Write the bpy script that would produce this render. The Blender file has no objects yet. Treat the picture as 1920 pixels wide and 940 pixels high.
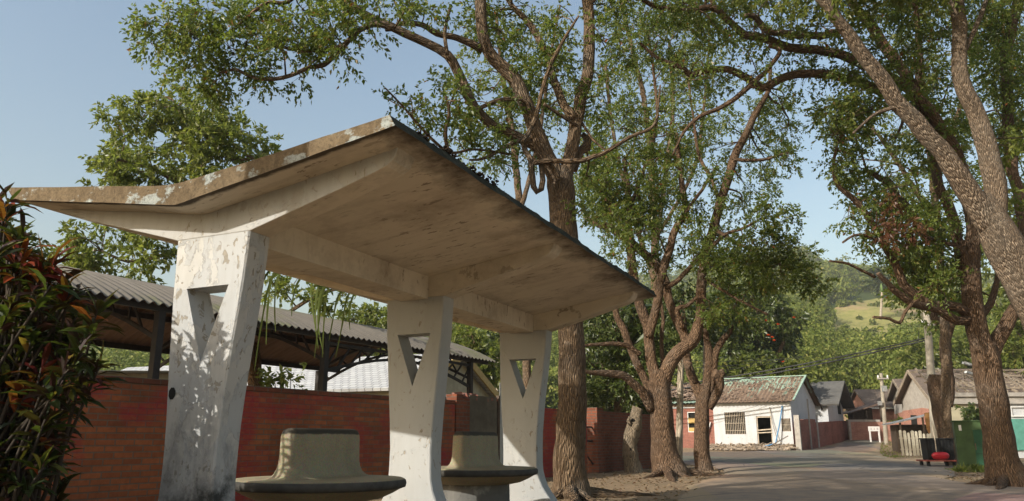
import bpy, math, random
import numpy as np
from mathutils import Vector, noise as mnoise
R = math.radians
random.seed(7); rng = np.random.default_rng(7)
scene = bpy.context.scene
COL = scene.collection

# ------------------------------------------------------------------ camera
F = 1435.28; TH = .2424; EYE = .75          # focal length in px of a 1920 wide frame, pitch, eye height
cd = bpy.data.cameras.new('camera'); cam = bpy.data.objects.new('camera', cd); COL.objects.link(cam)
cam.location = (0, 0, EYE); cam.rotation_euler = (math.pi/2 + TH, 0, 0)
cd.sensor_width = 36; cd.lens = 36*F/1920; cd.clip_start = .05; cd.clip_end = 6000
scene.camera = cam

def ray(px, py):
    c, s = math.cos(TH), math.sin(TH); a = (px-960)/F; b = (470-py)/F
    return (a, c-b*s, s+b*c)
def pt(px, py, Y):                            # the point of the place seen at px,py that stands Y metres ahead
    d = ray(px, py); t = Y/d[1]
    return Vector((d[0]*t, Y, EYE+d[2]*t))
def gp(px, py, z=0.):
    d = ray(px, py); t = (z-EYE)/d[2]
    return Vector((d[0]*t, d[1]*t, z))
def scl(p):                                   # metres per px at a point
    return (p.y*math.cos(TH)+(p.z-EYE)*math.sin(TH))/F
def gz(y):                                    # height of the ground
    return 0. if y < 38 else .045*(min(y, 70)-38)

# ------------------------------------------------------------------ objects
def tag(o, label=None, cat=None, group=None, kind=None):
    if label: o['label'] = label
    if cat: o['category'] = cat
    if group: o['group'] = group
    if kind: o['kind'] = kind
    return o
def thing(name, label, cat, loc=(0, 0, 0), rotz=0., group=None):
    o = bpy.data.objects.new(name, None); COL.objects.link(o)
    o.empty_display_size = .2; o.location = loc; o.rotation_euler = (0, 0, rotz)
    return tag(o, label, cat, group)
def copy_tree(o, parent=None):
    c = o.copy(); COL.objects.link(c); c.parent = parent
    for ch in list(o.children): copy_tree(ch, c)
    return c

def np_mesh(name, V, Fc, mats, parent=None, off=None, smooth=False, mi=None, uv=None):
    V = np.asarray(V, dtype=np.float64)
    if off is not None: V = V - np.array(off[:])
    me = bpy.data.meshes.new(name)
    if isinstance(Fc, np.ndarray):
        k = Fc.shape[1]; flat = Fc.ravel(); starts = np.arange(len(Fc))*k; tot = np.full(len(Fc), k)
    else:
        tot = np.array([len(f) for f in Fc]); flat = np.concatenate([np.asarray(f) for f in Fc]); starts = np.concatenate([[0], np.cumsum(tot)[:-1]])
    me.vertices.add(len(V)); me.vertices.foreach_set('co', V.ravel())
    me.loops.add(len(flat)); me.loops.foreach_set('vertex_index', flat.astype(np.int32))
    me.polygons.add(len(tot)); me.polygons.foreach_set('loop_start', starts.astype(np.int32))
    try: me.polygons.foreach_set('loop_total', tot.astype(np.int32))
    except Exception: pass
    for m in (mats if isinstance(mats, (list, tuple)) else [mats]): me.materials.append(m)
    if mi is not None: me.polygons.foreach_set('material_index', np.asarray(mi, dtype=np.int32))
    me.polygons.foreach_set('use_smooth', np.full(len(tot), bool(smooth)))
    if uv is not None:
        l = me.uv_layers.new(name='UVMap'); l.data.foreach_set('uv', np.asarray(uv, dtype=np.float64).ravel())
    me.update(calc_edges=True); me.validate()
    o = bpy.data.objects.new(name, me); COL.objects.link(o)
    if parent is not None: o.parent = parent
    return o

class MB:
    def __init__(s): s.v = []; s.f = []; s.m = []; s.uv = []
    def add(s, vs, fs, m=0, uvs=None):
        b = len(s.v); s.v += [tuple(p) for p in vs]
        for i, f in enumerate(fs):
            s.f.append([b+k for k in f]); s.m.append(m)
            s.uv += (uvs[i] if uvs else [(0, 0)]*len(f))
        return s
    def box(s, x0, x1, y0, y1, z0, z1, m=0):
        return s.add([(x, y, z) for z in (z0, z1) for y in (y0, y1) for x in (x0, x1)],
                     [(0, 2, 3, 1), (4, 5, 7, 6), (0, 1, 5, 4), (2, 6, 7, 3), (0, 4, 6, 2), (1, 3, 7, 5)], m)
    def beam(s, p, q, w, h, m=0, up=(0, 0, 1), roll=0.):
        p, q = Vector(p), Vector(q); d = (q-p).normalized(); up = Vector(up)
        if abs(d.dot(up)) > .98: up = Vector((0, 1, 0))
        a = d.cross(up).normalized(); b = a.cross(d)
        if roll: a, b = a*math.cos(roll)+b*math.sin(roll), b*math.cos(roll)-a*math.sin(roll)
        vs = [e+a*(w/2*i)+b*(h/2*j) for e in (p, q) for j in (-1, 1) for i in (-1, 1)]
        return s.add(vs, [(0, 2, 3, 1), (4, 5, 7, 6), (0, 1, 5, 4), (2, 6, 7, 3), (0, 4, 6, 2), (1, 3, 7, 5)], m)
    def prism(s, poly, fn, c0, c1, m=0, mcap=None):    # poly in (a,b), extruded c0..c1, fn(a,b,c)
        n = len(poly); mcap = m if mcap is None else mcap
        b = len(s.v); s.v += [tuple(fn(a, e, c0)) for a, e in poly]+[tuple(fn(a, e, c1)) for a, e in poly]
        for i in range(n):
            j = (i+1) % n; s.f.append([b+i, b+j, b+n+j, b+n+i]); s.m.append(m); s.uv += [(0, 0)]*4
        s.f.append([b+i for i in range(n)][::-1]); s.m.append(mcap); s.uv += [(0, 0)]*n
        s.f.append([b+n+i for i in range(n)]); s.m.append(mcap); s.uv += [(0, 0)]*n
        return s
    def tube(s, P, r, n=8, m=0, cap=True, rough=0., seed=0.):
        P = [Vector(p) for p in P]; N = len(P)
        if not hasattr(r, '__len__'): r = [r]*N
        T = [(P[min(i+1, N-1)]-P[max(i-1, 0)]).normalized() for i in range(N)]
        a = T[0].cross(Vector((.31, 1, .17))).normalized(); b0 = len(s.v); L = 0.
        circ = max(.05, 2*math.pi*sum(r)/N); ls = []
        for i in range(N):
            a = (a-T[i]*a.dot(T[i])).normalized(); c = T[i].cross(a)
            if i: L += (P[i]-P[i-1]).length
            ls.append(L)
            for k in range(n):
                t = 2*math.pi*k/n; rr = r[i]
                if rough:
                    rr *= 1+rough*(mnoise.noise((math.cos(t)*1.7+seed, math.sin(t)*1.7, L*.55))*1.0+.6*mnoise.noise((math.cos(t)*4+seed, math.sin(t)*4, L*2.2)))
                s.v.append(tuple(P[i]+a*(rr*math.cos(t))+c*(rr*math.sin(t))))
        for i in range(N-1):
            for k in range(n):
                j = (k+1) % n
                s.f.append([b0+i*n+k, b0+i*n+j, b0+(i+1)*n+j, b0+(i+1)*n+k]); s.m.append(m)
                u0, u1 = k/n*circ, (k+1)/n*circ
                s.uv += [(u0, ls[i]), (u1, ls[i]), (u1, ls[i+1]), (u0, ls[i+1])]
        if cap:
            s.f.append([b0+k for k in range(n)][::-1]); s.m.append(m); s.uv += [(0, 0)]*n
            s.f.append([b0+(N-1)*n+k for k in range(n)]); s.m.append(m); s.uv += [(0, 0)]*n
        return s
    def lathe(s, prof, c=(0, 0, 0), n=48, m=0, sx=1., sy=1., pw=2.):
        b0 = len(s.v); N = len(prof)
        for rr, z in prof:
            for k in range(n):
                t = 2*math.pi*k/n; ct, st = math.cos(t), math.sin(t)
                if pw != 2.: ct = math.copysign(abs(ct)**(2/pw), ct); st = math.copysign(abs(st)**(2/pw), st)
                s.v.append((c[0]+rr*ct*sx, c[1]+rr*st*sy, c[2]+z))
        for i in range(N-1):
            for k in range(n):
                j = (k+1) % n; s.f.append([b0+i*n+k, b0+i*n+j, b0+(i+1)*n+j, b0+(i+1)*n+k]); s.m.append(m); s.uv += [(0, 0)]*4
        s.f.append([b0+k for k in range(n)][::-1]); s.m.append(m); s.uv += [(0, 0)]*n
        s.f.append([b0+(N-1)*n+k for k in range(n)]); s.m.append(m); s.uv += [(0, 0)]*n
        return s
    def build(s, name, mats, parent=None, off=None, smooth=False, bevel=0., auto=None, uv=False, jitter=0., sub=0):
        o = np_mesh(name, s.v, s.f, mats, parent, off, smooth, s.m, s.uv if uv else None)
        if bevel:
            md = o.modifiers.new('bevel', 'BEVEL'); md.width = bevel; md.segments = 2; md.limit_method = 'ANGLE'; md.angle_limit = R(35)
        if smooth and auto:
            try: o.data.set_sharp_from_angle(angle=R(auto))
            except Exception: pass
        return o

def spline(P, step):                                     # Catmull-Rom through rows of numbers
    P = [np.array(p, float) for p in P]; out = []
    for i in range(len(P)-1):
        p0 = P[max(i-1, 0)]; p1 = P[i]; p2 = P[i+1]; p3 = P[min(i+2, len(P)-1)]
        n = max(1, int(np.linalg.norm((p2-p1)[:3])/step))
        for k in range(n):
            t = k/n
            out.append(.5*((2*p1)+(-p0+p2)*t+(2*p0-5*p1+4*p2-p3)*t*t+(-p0+3*p1-3*p2+p3)*t**3))
    out.append(P[-1]); return out

# ------------------------------------------------------------------ materials
class NB:
    def __init__(s, name, rough=.8, spec=.3):
        s.m = bpy.data.materials.new(name); s.m.use_nodes = True; s.t = s.m.node_tree
        s.b = s.t.nodes['Principled BSDF']; s.out = s.t.nodes['Material Output']
        s.b.inputs['Roughness'].default_value = rough; s.b.inputs['Specular IOR Level'].default_value = spec
        s._tc = None
    def n(s, ty, ins=None, **props):
        x = s.t.nodes.new('ShaderNode'+ty)
        for k, v in props.items(): setattr(x, k, v)
        for k, v in (ins or {}).items():
            sk = x.inputs[k]
            if hasattr(v, 'links') or hasattr(v, 'is_output'): s.t.links.new(v, sk)
            else: sk.default_value = v
        return x
    def co(s, kind='Object', sc=(1, 1, 1), rot=(0, 0, 0), loc=(0, 0, 0)):
        if s._tc is None: s._tc = s.n('TexCoord')
        return s.n('Mapping', {'Vector': s._tc.outputs[kind], 'Scale': sc, 'Rotation': rot, 'Location': loc}).outputs[0]
    def noise(s, scale=5., detail=4., rough=.55, vec=None, dist=0.):
        return s.n('TexNoise', {'Scale': scale, 'Detail': detail, 'Roughness': rough, 'Distortion': dist, 'Vector': vec or s.co()}).outputs[0]
    def ramp(s, fac, stops, interp='LINEAR'):
        x = s.n('ValToRGB', {'Fac': fac}); e = x.color_ramp; e.interpolation = interp
        while len(e.elements) < len(stops): e.elements.new(.5)
        for el, (p, c) in zip(e.elements, stops):
            el.position = p; el.color = (c, c, c, 1) if isinstance(c, (int, float)) else tuple(c)+((1,) if len(c) == 3 else ())
        return x.outputs[0]
    def mix(s, fac, a, b, mode='MIX'):
        x = s.n('Mix', data_type='RGBA', blend_type=mode)
        for k, v in ((0, fac), (6, a), (7, b)):
            if hasattr(v, 'is_output'): s.t.links.new(v, x.inputs[k])
            elif k == 0: x.inputs[k].default_value = v
            else: x.inputs[k].default_value = (v, v, v, 1) if isinstance(v, (int, float)) else tuple(v)+((1,) if len(v) == 3 else ())
        return x.outputs[2]
    def math(s, op, a, b=0., clamp=False):
        x = s.n('Math', operation=op, use_clamp=clamp)
        for k, v in ((0, a), (1, b)):
            if hasattr(v, 'is_output'): s.t.links.new(v, x.inputs[k])
            else: x.inputs[k].default_value = v
        return x.outputs[0]
    def sep(s, vec=None):
        return s.n('SeparateXYZ', {'Vector': vec or s.co()}).outputs
    def bump(s, h, strength=.5, dist=.01, normal=None):
        ins = {'Height': h, 'Strength': strength, 'Distance': dist}
        if normal is not None: ins['Normal'] = normal
        return s.n('Bump', ins).outputs[0]
    def fin(s, col, bump=None, rough=None):
        if hasattr(col, 'is_output'): s.t.links.new(col, s.b.inputs['Base Color'])
        else: s.b.inputs['Base Color'].default_value = tuple(col)+(1,)
        if bump is not None: s.t.links.new(bump, s.b.inputs['Normal'])
        if rough is not None: s.t.links.new(rough, s.b.inputs['Roughness'])
        return s.m

def m_paint(name, wear=.5, mould=0., tint=(.70, .69, .65), plaster=(.40, .39, .36), dirt=.5):
    b = NB(name, .75); c = b.co()
    big = b.noise(1.1, 5, .6); fine = b.noise(9, 6, .65); mid = b.noise(4.2, 6, .62, b.co(sc=(1, 1, .6)), .4)
    col = b.mix(b.ramp(big, [(.35, 0.), (.7, 1.)]), tint, tuple(x*.88 for x in tint))
    peel = b.ramp(mid, [(.63-.16*wear, 0.), (.64-.16*wear, 1.)])
    chn = b.noise(19, 4, .6, b.co(sc=(1, 1, .62)), .6); chip = b.math('MULTIPLY', b.ramp(chn, [(.63-.06*wear, 0.), (.65-.06*wear, 1.)]), b.ramp(b.noise(2.1, 3, .5, b.co(loc=(3, 3, 3))), [(.42, 0.), (.58, 1.)]))
    pm = b.math('MULTIPLY', peel, min(1, wear*.75))
    col = b.mix(pm, col, b.mix(fine, plaster, tuple(x*1.45 for x in plaster)))
    edge = b.ramp(mid, [(.60-.16*wear, 0.), (.635-.16*wear, 1.), (.645-.16*wear, 0.)])
    col = b.mix(b.math('MULTIPLY', b.math('MULTIPLY', edge, b.ramp(b.noise(6, 3), [(.48, 0.), (.58, 1.)])), .5*wear), col, (.13, .12, .10)); col = b.mix(b.math('MULTIPLY', chip, .85), col, b.mix(b.noise(33, 3), (.09, .07, .045), (.40, .36, .28)))
    crack = b.ramp(b.n('TexVoronoi', {'Vector': b.n('Mix', {0: .12, 4: c, 5: b.n('TexNoise', {'Scale': 5.}).outputs[1]}, data_type='VECTOR').outputs[1], 'Scale': 5.5}, feature='DISTANCE_TO_EDGE').outputs[0], [(0., 1.), (.018, 0.)])
    crack = b.math('MULTIPLY', crack, b.ramp(b.noise(2.3, 3), [(.5, 0.), (.62, 1.)]))
    col = b.mix(b.math('MULTIPLY', crack, .14*wear), col, (.15, .14, .12))
    stain = b.ramp(b.noise(2.4, 6, .7, b.co(sc=(2.2, 2.2, .35))), [(.46, 0.), (.8, 1.)])
    col = b.mix(b.math('MULTIPLY', stain, dirt), col, (.27, .25, .21))
    if mould:
        z = b.sep()[2]
        g = b.math('MULTIPLY', b.math('SUBTRACT', 1.25, z), .75, True)
        g = b.math('ADD', g, b.math('MULTIPLY', b.math('SUBTRACT', b.noise(3.3, 7, .7, b.co(sc=(1.6, 1.6, .8))), .5), 1.7))
        col = b.mix(b.ramp(g, [(.30, 0.), (.62, .75*mould), (1., mould)]), col, b.mix(fine, (.10, .105, .11), (.27, .28, .29)))
        g2 = b.math('MULTIPLY', b.math('SUBTRACT', .72, z), 2., True)
        g2 = b.math('ADD', g2, b.math('MULTIPLY', b.math('SUBTRACT', b.noise(6, 7, .7), .5), 2.2))
        col = b.mix(b.ramp(g2, [(.40, 0.), (.8, .92*mould)]), col, (.025, .027, .025))
    h = b.math('SUBTRACT', b.math('ADD', b.math('MULTIPLY', fine, .25), b.math('MULTIPLY', edge, .5)), b.math('ADD', pm, chip))
    return b.fin(col, b.bump(h, .55, .006))

def m_plain(name, col, var=.15, sc=6., rough=.7, bump=.3, dist=.004, metallic=0., spec=.3, vec=(1, 1, 1)):
    b = NB(name, rough, spec); n = b.noise(sc, 6, .65, b.co(sc=vec)); n2 = b.noise(sc*.23, 4, .6)
    c = b.mix(b.ramp(n, [(.3, 0.), (.7, 1.)]), tuple(x*(1-var) for x in col), tuple(min(1, x*(1+var)) for x in col))
    c = b.mix(b.math('MULTIPLY', b.ramp(n2, [(.45, 0.), (.7, 1.)]), var*1.6, True), c, tuple(x*.55 for x in col))
    b.b.inputs['Metallic'].default_value = metallic
    return b.fin(c, b.bump(n, bump, dist))

def m_brick(name, c1=(.27, .085, .045), c2=(.16, .055, .035), mortar=(.15, .11, .085), smear=None, bw=.225, bh=.068, ms=.006):
    b = NB(name, .9, .15); s = b.sep()
    v = b.n('CombineXYZ', {'X': b.math('ADD', s[0], s[1]), 'Y': s[2]}).outputs[0]
    wob = b.n('Mix', {0: .02, 4: v, 5: b.n('TexNoise', {'Scale': 3.5}).outputs[1]}, data_type='VECTOR').outputs[1]
    t = b.n('TexBrick', {'Vector': wob, 'Color1': c1+(1,), 'Color2': c2+(1,), 'Mortar': mortar+(1,), 'Scale': 1., 'Mortar Size': ms, 'Mortar Smooth': .25, 'Bias': -.1, 'Brick Width': bw, 'Row Height': bh})
    n = b.noise(14, 6, .7); big = b.noise(.9, 5, .65)
    col = b.mix(b.ramp(n, [(.35, 0.), (.8, .5)]), t.outputs[0], tuple(x*.45 for x in c2))
    col = b.mix(b.ramp(big, [(.48, 0.), (.76, .6)]), col, (.05, .034, .026))
    if smear:
        f = b.math('MULTIPLY', b.ramp(b.noise(.75, 3, .5, b.co(sc=(1, 1, 1.6), loc=(3.1, 0, .4)), .5), [(.49, 0.), (.60, .8)]), b.ramp(b.noise(11, 5, .7, b.co(sc=(1, 1, 2.5))), [(.35, .25), (.6, 1.)]))
        col = b.mix(f, col, smear)
    h = b.math('ADD', b.math('MULTIPLY', t.outputs[1], -1.), b.math('MULTIPLY', n, .5))
    return b.fin(col, b.bump(h, .8, .008))

def m_bark(name, c_dark=(.055, .035, .022), c_light=(.23, .16, .10), lichen=.35, fis=42., lich=(.30, .29, .26)):
    b = NB(name, .92, .12)
    uv = b.co('UV', (fis, fis*.17, 1)); uv2 = b.co('UV', (fis*2.3, fis*.5, 1))
    w = b.n('TexVoronoi', {'Vector': b.n('Mix', {0: .12, 4: uv, 5: b.n('TexNoise', {'Vector': b.co('UV', (9, 5, 1)), 'Scale': 1.}).outputs[1]}, data_type='VECTOR').outputs[1], 'Scale': 1.}, feature='DISTANCE_TO_EDGE', voronoi_dimensions='2D').outputs[0]
    n = b.n('TexNoise', {'Vector': uv, 'Scale': .8, 'Detail': 6., 'Roughness': .65}).outputs[0]
    f = b.n('TexNoise', {'Vector': uv2, 'Scale': 1., 'Detail': 5.}).outputs[0]
    h = b.math('ADD', b.ramp(w, [(0., 0.), (.35, 1.)]), b.math('MULTIPLY', b.math('ADD', n, f), .55))
    col = b.mix(b.ramp(h, [(.35, 0.), (1.25/1.6, .75), (1., 1.)]), c_dark, c_light)
    big = b.noise(1.3, 5, .65)
    col = b.mix(b.math('MULTIPLY', b.ramp(big, [(.5, 0.), (.68, 1.)]), lichen), col, b.mix(f, tuple(x*.6 for x in lich), lich))
    col = b.mix(b.ramp(b.noise(.8, 4, .6, b.co(loc=(5, 2, 1))), [(.5, 0.), (.75, .45)]), col, tuple(x*.8 for x in c_dark))
    return b.fin(col, b.bump(h, 1., .035))

def m_leaf(name, stops, trans=.5, rough=.38, spec=.5):
    b = NB(name, rough, spec)
    g = b.n('NewGeometry').outputs['Random Per Island']
    col = b.ramp(g, stops)
    col = b.mix(b.ramp(b.noise(.55, 3, .5), [(.45, 0.), (.75, .3)]), col, tuple(x*.8 for x in stops[0][1]))
    b.fin(col)
    tr = b.n('BsdfTranslucent', {'Color': b.mix(.5, col, (.165, .215, .015), 'ADD')})
    mx = b.n('MixShader', {0: trans, 1: b.b.outputs[0], 2: tr.outputs[0]})
    b.t.links.new(mx.outputs[0], b.out.inputs[0]); return b.m
SKYS, SUNS, EXPO, HAZE = .15, 4.4, .36, .00040
# ------------------------------------------------------------------ materials in use
M = {}
M['paint_worn'] = m_paint('old_white_paint', .78, 1., (.42, .43, .43), dirt=.5)
M['paint'] = m_paint('white_paint', .2, 0., (.41, .42, .415), dirt=.3)
M['paint_grey'] = m_paint('weathered_paint', .42, 0., (.42, .42, .405), (.30, .28, .24), .85)
def m_soffit():
    b = NB('old_plaster_soffit', .9, .1)
    n = b.noise(2.2, 6, .65); st = b.noise(2.6, 6, .68, b.co(sc=(.55, 3.2, 1)), .25); fl = b.noise(7, 6, .62, b.co(sc=(1, 2.6, 1)), .3)
    col = b.mix(n, (.55, .48, .375), (.66, .60, .49))
    col = b.mix(b.ramp(st, [(.5, 0.), (.75, .4)]), col, (.25, .19, .13)); col = b.mix(b.ramp(b.noise(1.6, 7, .7, b.co(loc=(2, 5, 1))), [(.5, 0.), (.72, .6)]), col, (.24, .185, .13))
    pl = b.math('MULTIPLY', b.ramp(fl, [(.60, 0.), (.625, 1.)]), b.ramp(b.noise(.8, 3), [(.4, .15), (.6, 1.)]))
    col = b.mix(b.math('MULTIPLY', pl, .8), col, (.17, .13, .095))
    x = b.sep()[0]
    damp = b.math('ADD', b.math('MULTIPLY', b.math('SUBTRACT', x, 1.16), 3.0), b.math('MULTIPLY', b.math('SUBTRACT', b.noise(2.3, 6, .7), .5), 2.2))
    col = b.mix(b.ramp(damp, [(.3, 0.), (1., .88)]), col, (.06, .045, .031))
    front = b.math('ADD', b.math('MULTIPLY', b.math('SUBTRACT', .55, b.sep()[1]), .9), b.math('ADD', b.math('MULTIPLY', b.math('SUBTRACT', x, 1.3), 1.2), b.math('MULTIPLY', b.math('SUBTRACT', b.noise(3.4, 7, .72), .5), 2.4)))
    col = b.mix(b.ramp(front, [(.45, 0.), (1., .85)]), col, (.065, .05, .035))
    drip_shade = b.math('ADD', b.math('MULTIPLY', b.math('SUBTRACT', -.165, b.sep()[1]), 18.), b.math('MULTIPLY', b.math('SUBTRACT', b.noise(5, 6, .7), .5), 1.6))  # drip stain along the front edge, darkened to paint the overhang's shade
    col = b.mix(b.ramp(drip_shade, [(.1, 0.), (.6, .9)]), col, (.045, .035, .025))
    return b.fin(col, b.bump(b.math('SUBTRACT', fl, b.math('MULTIPLY', pl, .6)), .6, .008))
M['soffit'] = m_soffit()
def m_fascia():
    b = NB('weathered_fascia', .9, .1)
    n = b.ramp(b.noise(7, 8, .78, b.co(sc=(1, 1, .8))), [(.32, 0.), (.68, 1.)]); g = b.noise(40, 5, .75)
    col = b.mix(n, (.085, .062, .037), (.20, .152, .095))
    col = b.mix(b.ramp(b.noise(3.4, 7, .68, b.co(sc=(1.2, 1.2, 1.8))), [(.53, 0.), (.575, .7)]), col, b.mix(g, (.22, .26, .26), (.50, .56, .55)))
    col = b.mix(b.ramp(g, [(.3, .75), (.5, 0.)]), col, (.05, .04, .03))
    col = b.mix(b.ramp(b.noise(7, 5, .6, b.co(sc=(2, 2, .3))), [(.6, 0.), (.75, .8)]), col, (.07, .05, .035))
    return b.fin(col, b.bump(b.math('ADD', n, g), .6, .01))
M['fascia'] = m_fascia()
M['mossy_edge'] = m_plain('mossy_edge', (.045, .047, .035), .5, 14, .95, .9, .02, spec=.1)
M['roof_top'] = m_plain('roof_top', (.14, .12, .09), .35, 5, .95, .6, .01)
M['litter'] = m_plain('leaf_litter', (.035, .027, .02), .5, 30, 1., .8, .01, spec=.05)
def m_bench():
    b = NB('terrazzo_concrete', .72, .3)
    n = b.noise(3, 6, .65); g = b.n('TexVoronoi', {'Vector': b.co(), 'Scale': 120.}).outputs[1]
    col = b.mix(n, (.23, .20, .125), (.32, .28, .185)); col = b.mix(.2, col, g, 'OVERLAY')
    z = b.sep()[2]
    e = b.math('ADD', b.math('MULTIPLY', b.math('SUBTRACT', z, .785), 60.), b.math('MULTIPLY', b.math('SUBTRACT', b.noise(9, 5, .6), .5), 1.6))
    col = b.mix(b.ramp(e, [(.0, 0.), (.5, .95)]), col, (.03, .028, .023))
    col = b.mix(b.ramp(b.noise(2.1, 6, .7, b.co(sc=(1.4, 1.4, .5))), [(.52, 0.), (.8, .65)]), col, (.14, .115, .08))
    return b.fin(col, b.bump(b.noise(40, 4), .25, .003))
M['bench'] = m_bench()
M['bench_rim'] = m_plain('dark_bench_rim', (.055, .053, .048), .4, 12, .8, .4, .004)
M['bench_base'] = m_paint('bench_base_paint', .5, .7, (.55, .53, .47))
M['black'] = m_plain('dark_void', (.012, .011, .01), .3, 8, .9)
M['brick'] = m_brick('red_brick', (.44, .145, .06), (.27, .09, .042), (.21, .15, .11), smear=(.34, .025, .045), ms=.009)
M['brick_plain'] = m_brick('plain_red_brick', (.25, .085, .048), (.16, .058, .035), (.15, .115, .09), ms=.009)
M['brick_pink'] = m_brick('pale_pink_brick', (.50, .24, .17), (.40, .18, .13), (.42, .34, .28))
M['brick_far'] = m_brick('faded_red_brick', (.34, .14, .10), (.26, .10, .075), (.27, .20, .17))
M['plaster_grey'] = m_plain('grey_render', (.12, .105, .08), .35, 4, .95, .5, .01)
M['metal_sheet'] = m_plain('galvanised_sheet', (.42, .43, .42), .2, 6, .5, .2, .003, .5)
def m_corr():
    b = NB('corrugated_fibre_sheet', .7, .3)
    s = b.noise(2, 6, .65, b.co(sc=(.5, 4, 1))); n = b.noise(7, 5, .6)
    col = b.mix(s, (.115, .10, .082), (.205, .185, .158)); col = b.mix(b.ramp(n, [(.5, 0.), (.8, .6)]), col, (.11, .10, .08))
    bk = b.n('NewGeometry').outputs['Backfacing']
    col = b.mix(b.ramp(b.noise(.6, 5, .7, b.co(loc=(0, 4, 0))), [(.52, 0.), (.66, .8)]), col, (.12, .13, .055))
    return b.fin(col, b.bump(n, .2, .004))
M['corr'] = m_corr()
M['corr_under'] = m_plain('brown_sheet_underside', (.17, .115, .085), .25, 3, .8, .2, .004, vec=(.5, 5, 1))
M['steel'] = m_plain('dark_painted_steel', (.03, .027, .026), .3, 8, .6)
M['cream'] = m_plain('cream_wall', (.40, .36, .25), .2, 3, .9)
M['barge'] = m_plain('ochre_bargeboard', (.47, .32, .11), .2, 6, .7)
def m_tile():
    b = NB('pale_roof_tiles', .7, .3); s = b.sep()
    v = b.n('CombineXYZ', {'X': s[0], 'Y': b.math('MULTIPLY', s[1], 1.)}).outputs[0]
    t = b.n('TexBrick', {'Vector': v, 'Color1': (.47, .48, .48, 1), 'Color2': (.39, .40, .41, 1), 'Mortar': (.20, .20, .21, 1), 'Scale': 1., 'Mortar Size': .02, 'Mortar Smooth': .6, 'Brick Width': .3, 'Row Height': .24})
    col = b.mix(b.ramp(b.noise(1.5, 5), [(.45, 0.), (.75, .4)]), t.outputs[0], (.24, .24, .23))
    return b.fin(col, b.bump(b.math('MULTIPLY', t.outputs[1], -1.), .8, .03))
M['tile'] = m_tile()
M['grey_tile'] = m_plain('dark_grey_tiles', (.13, .125, .115), .35, 5, .85, .8, .05, vec=(1, 6, 6))
M['brown_tile'] = m_plain('old_brown_tiles', (.15, .115, .09), .4, 5, .9, .8, .05, vec=(1, 6, 6))
M['white_wall'] = m_paint('chalky_white_wall', .12, 0., (.52, .53, .535), (.5, .47, .43), .35)
def m_greenroof():
    b = NB('littered_green_sheet', .75, .2); s = b.sep()
    streak = b.noise(1., 6, .7, b.co(sc=(9, .5, .5))); pat = b.noise(.75, 4, .6, b.co(loc=(2.3, 0, 0)))
    f = b.math('ADD', b.math('MULTIPLY', b.math('SUBTRACT', streak, .5), 1.5), b.math('ADD', pat, b.math('MULTIPLY', b.math('SUBTRACT', 3.7, s[2]), .22)))
    g = b.mix(b.noise(3, 4), (.22, .33, .25), (.33, .42, .33))
    br = b.mix(b.noise(11, 6, .75), (.07, .045, .03), (.33, .23, .16))
    rv = b.math('MULTIPLY', b.ramp(s[2], [(.0, 1.), (.99, 1.)]), 1.)
    return b.fin(b.mix(b.ramp(f, [(.36, 0.), (.45, 1.)]), g, br), b.bump(b.noise(13, 5, .7), .5, .05))
M['green_roof'] = m_greenroof()
M['mint'] = m_plain('mint_trim', (.30, .41, .33), .15, 6, .7)
M['wood'] = m_plain('grey_timber', (.27, .22, .165), .35, 7, .9, .4, .006, vec=(1, 1, 5))
M['wood_dark'] = m_plain('dark_timber', (.10, .075, .055), .35, 7, .9)
M['pale_wood'] = m_plain('pale_wood', (.50, .42, .32), .25, 7, .8)
M['concrete'] = m_plain('concrete', (.36, .33, .29), .22, 4, .9, .4, .006)
M['pole'] = m_plain('pole_concrete', (.30, .27, .215), .2, 3, .85, .3, .004, vec=(1, 1, .3))
M['blue_pipe'] = m_plain('blue_plastic', (.10, .24, .42), .15, 6, .4)
M['white_pl'] = m_plain('white_enamel', (.72, .71, .68), .08, 5, .5, .1)
M['ink'] = m_plain('grey_ink', (.30, .22, .26), .1, 8, .7)
M['green_box'] = m_plain('worn_green_paint', (.045, .085, .028), .3, 4, .55, .15, .003)
M['green_door'] = m_plain('fresh_green_paint', (.014, .07, .034), .25, 4, .5, .15, .003)
M['red_pl'] = m_plain('red_plastic', (.40, .022, .03), .15, 6, .4, .1)
M['rubber'] = m_plain('black_plastic', (.018, .018, .018), .35, 9, .55)
M['red_deck'] = m_plain('faded_red_deck', (.27, .07, .05), .3, 8, .8)
M['picket'] = m_plain('old_white_pickets', (.47, .44, .35), .2, 7, .8)
M['rust_cloth'] = m_plain('brown_sacking', (.22, .115, .04), .35, 10, 1., .8, .02)
M['lamp_pole'] = m_plain('blue_grey_pole', (.30, .36, .42), .15, 5, .5)
M['yellow'] = m_plain('yellow_paint', (.65, .42, .03), .1, 5, .6)
M['teal_panel'] = m_plain('teal_panel', (.10, .28, .22), .2, 4, .6)
M['glass'] = m_plain('dark_glass', (.03, .04, .045), .2, 3, .12, .02)
M['rust'] = m_plain('rusty_iron', (.13, .085, .06), .35, 12, .8)
M['cable'] = m_plain('black_cable', (.02, .02, .022), .2, 5, .6)
M['rubble'] = m_plain('pale_rubble', (.34, .27, .20), .45, 9, .95)
M['tile_rubble'] = m_plain('broken_tiles', (.22, .16, .12), .5, 9, .95)
M['bark'] = m_bark('fissured_bark')
M['bark_pale'] = m_bark('pale_fissured_bark', (.10, .072, .05), (.27, .205, .145), .35, 62., (.36, .34, .29))
M['bark_red'] = m_bark('reddish_bark', (.05, .034, .022), (.21, .135, .085), .25)
M['bark_dead'] = m_bark('dead_wood', (.07, .055, .04), (.34, .27, .19), .5)
M['bark_palm'] = m_bark('palm_bark', (.17, .14, .10), (.40, .34, .26), .3, 10)
M['palm_green'] = m_plain('green_crownshaft', (.12, .19, .05), .2, 5, .5)
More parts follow.
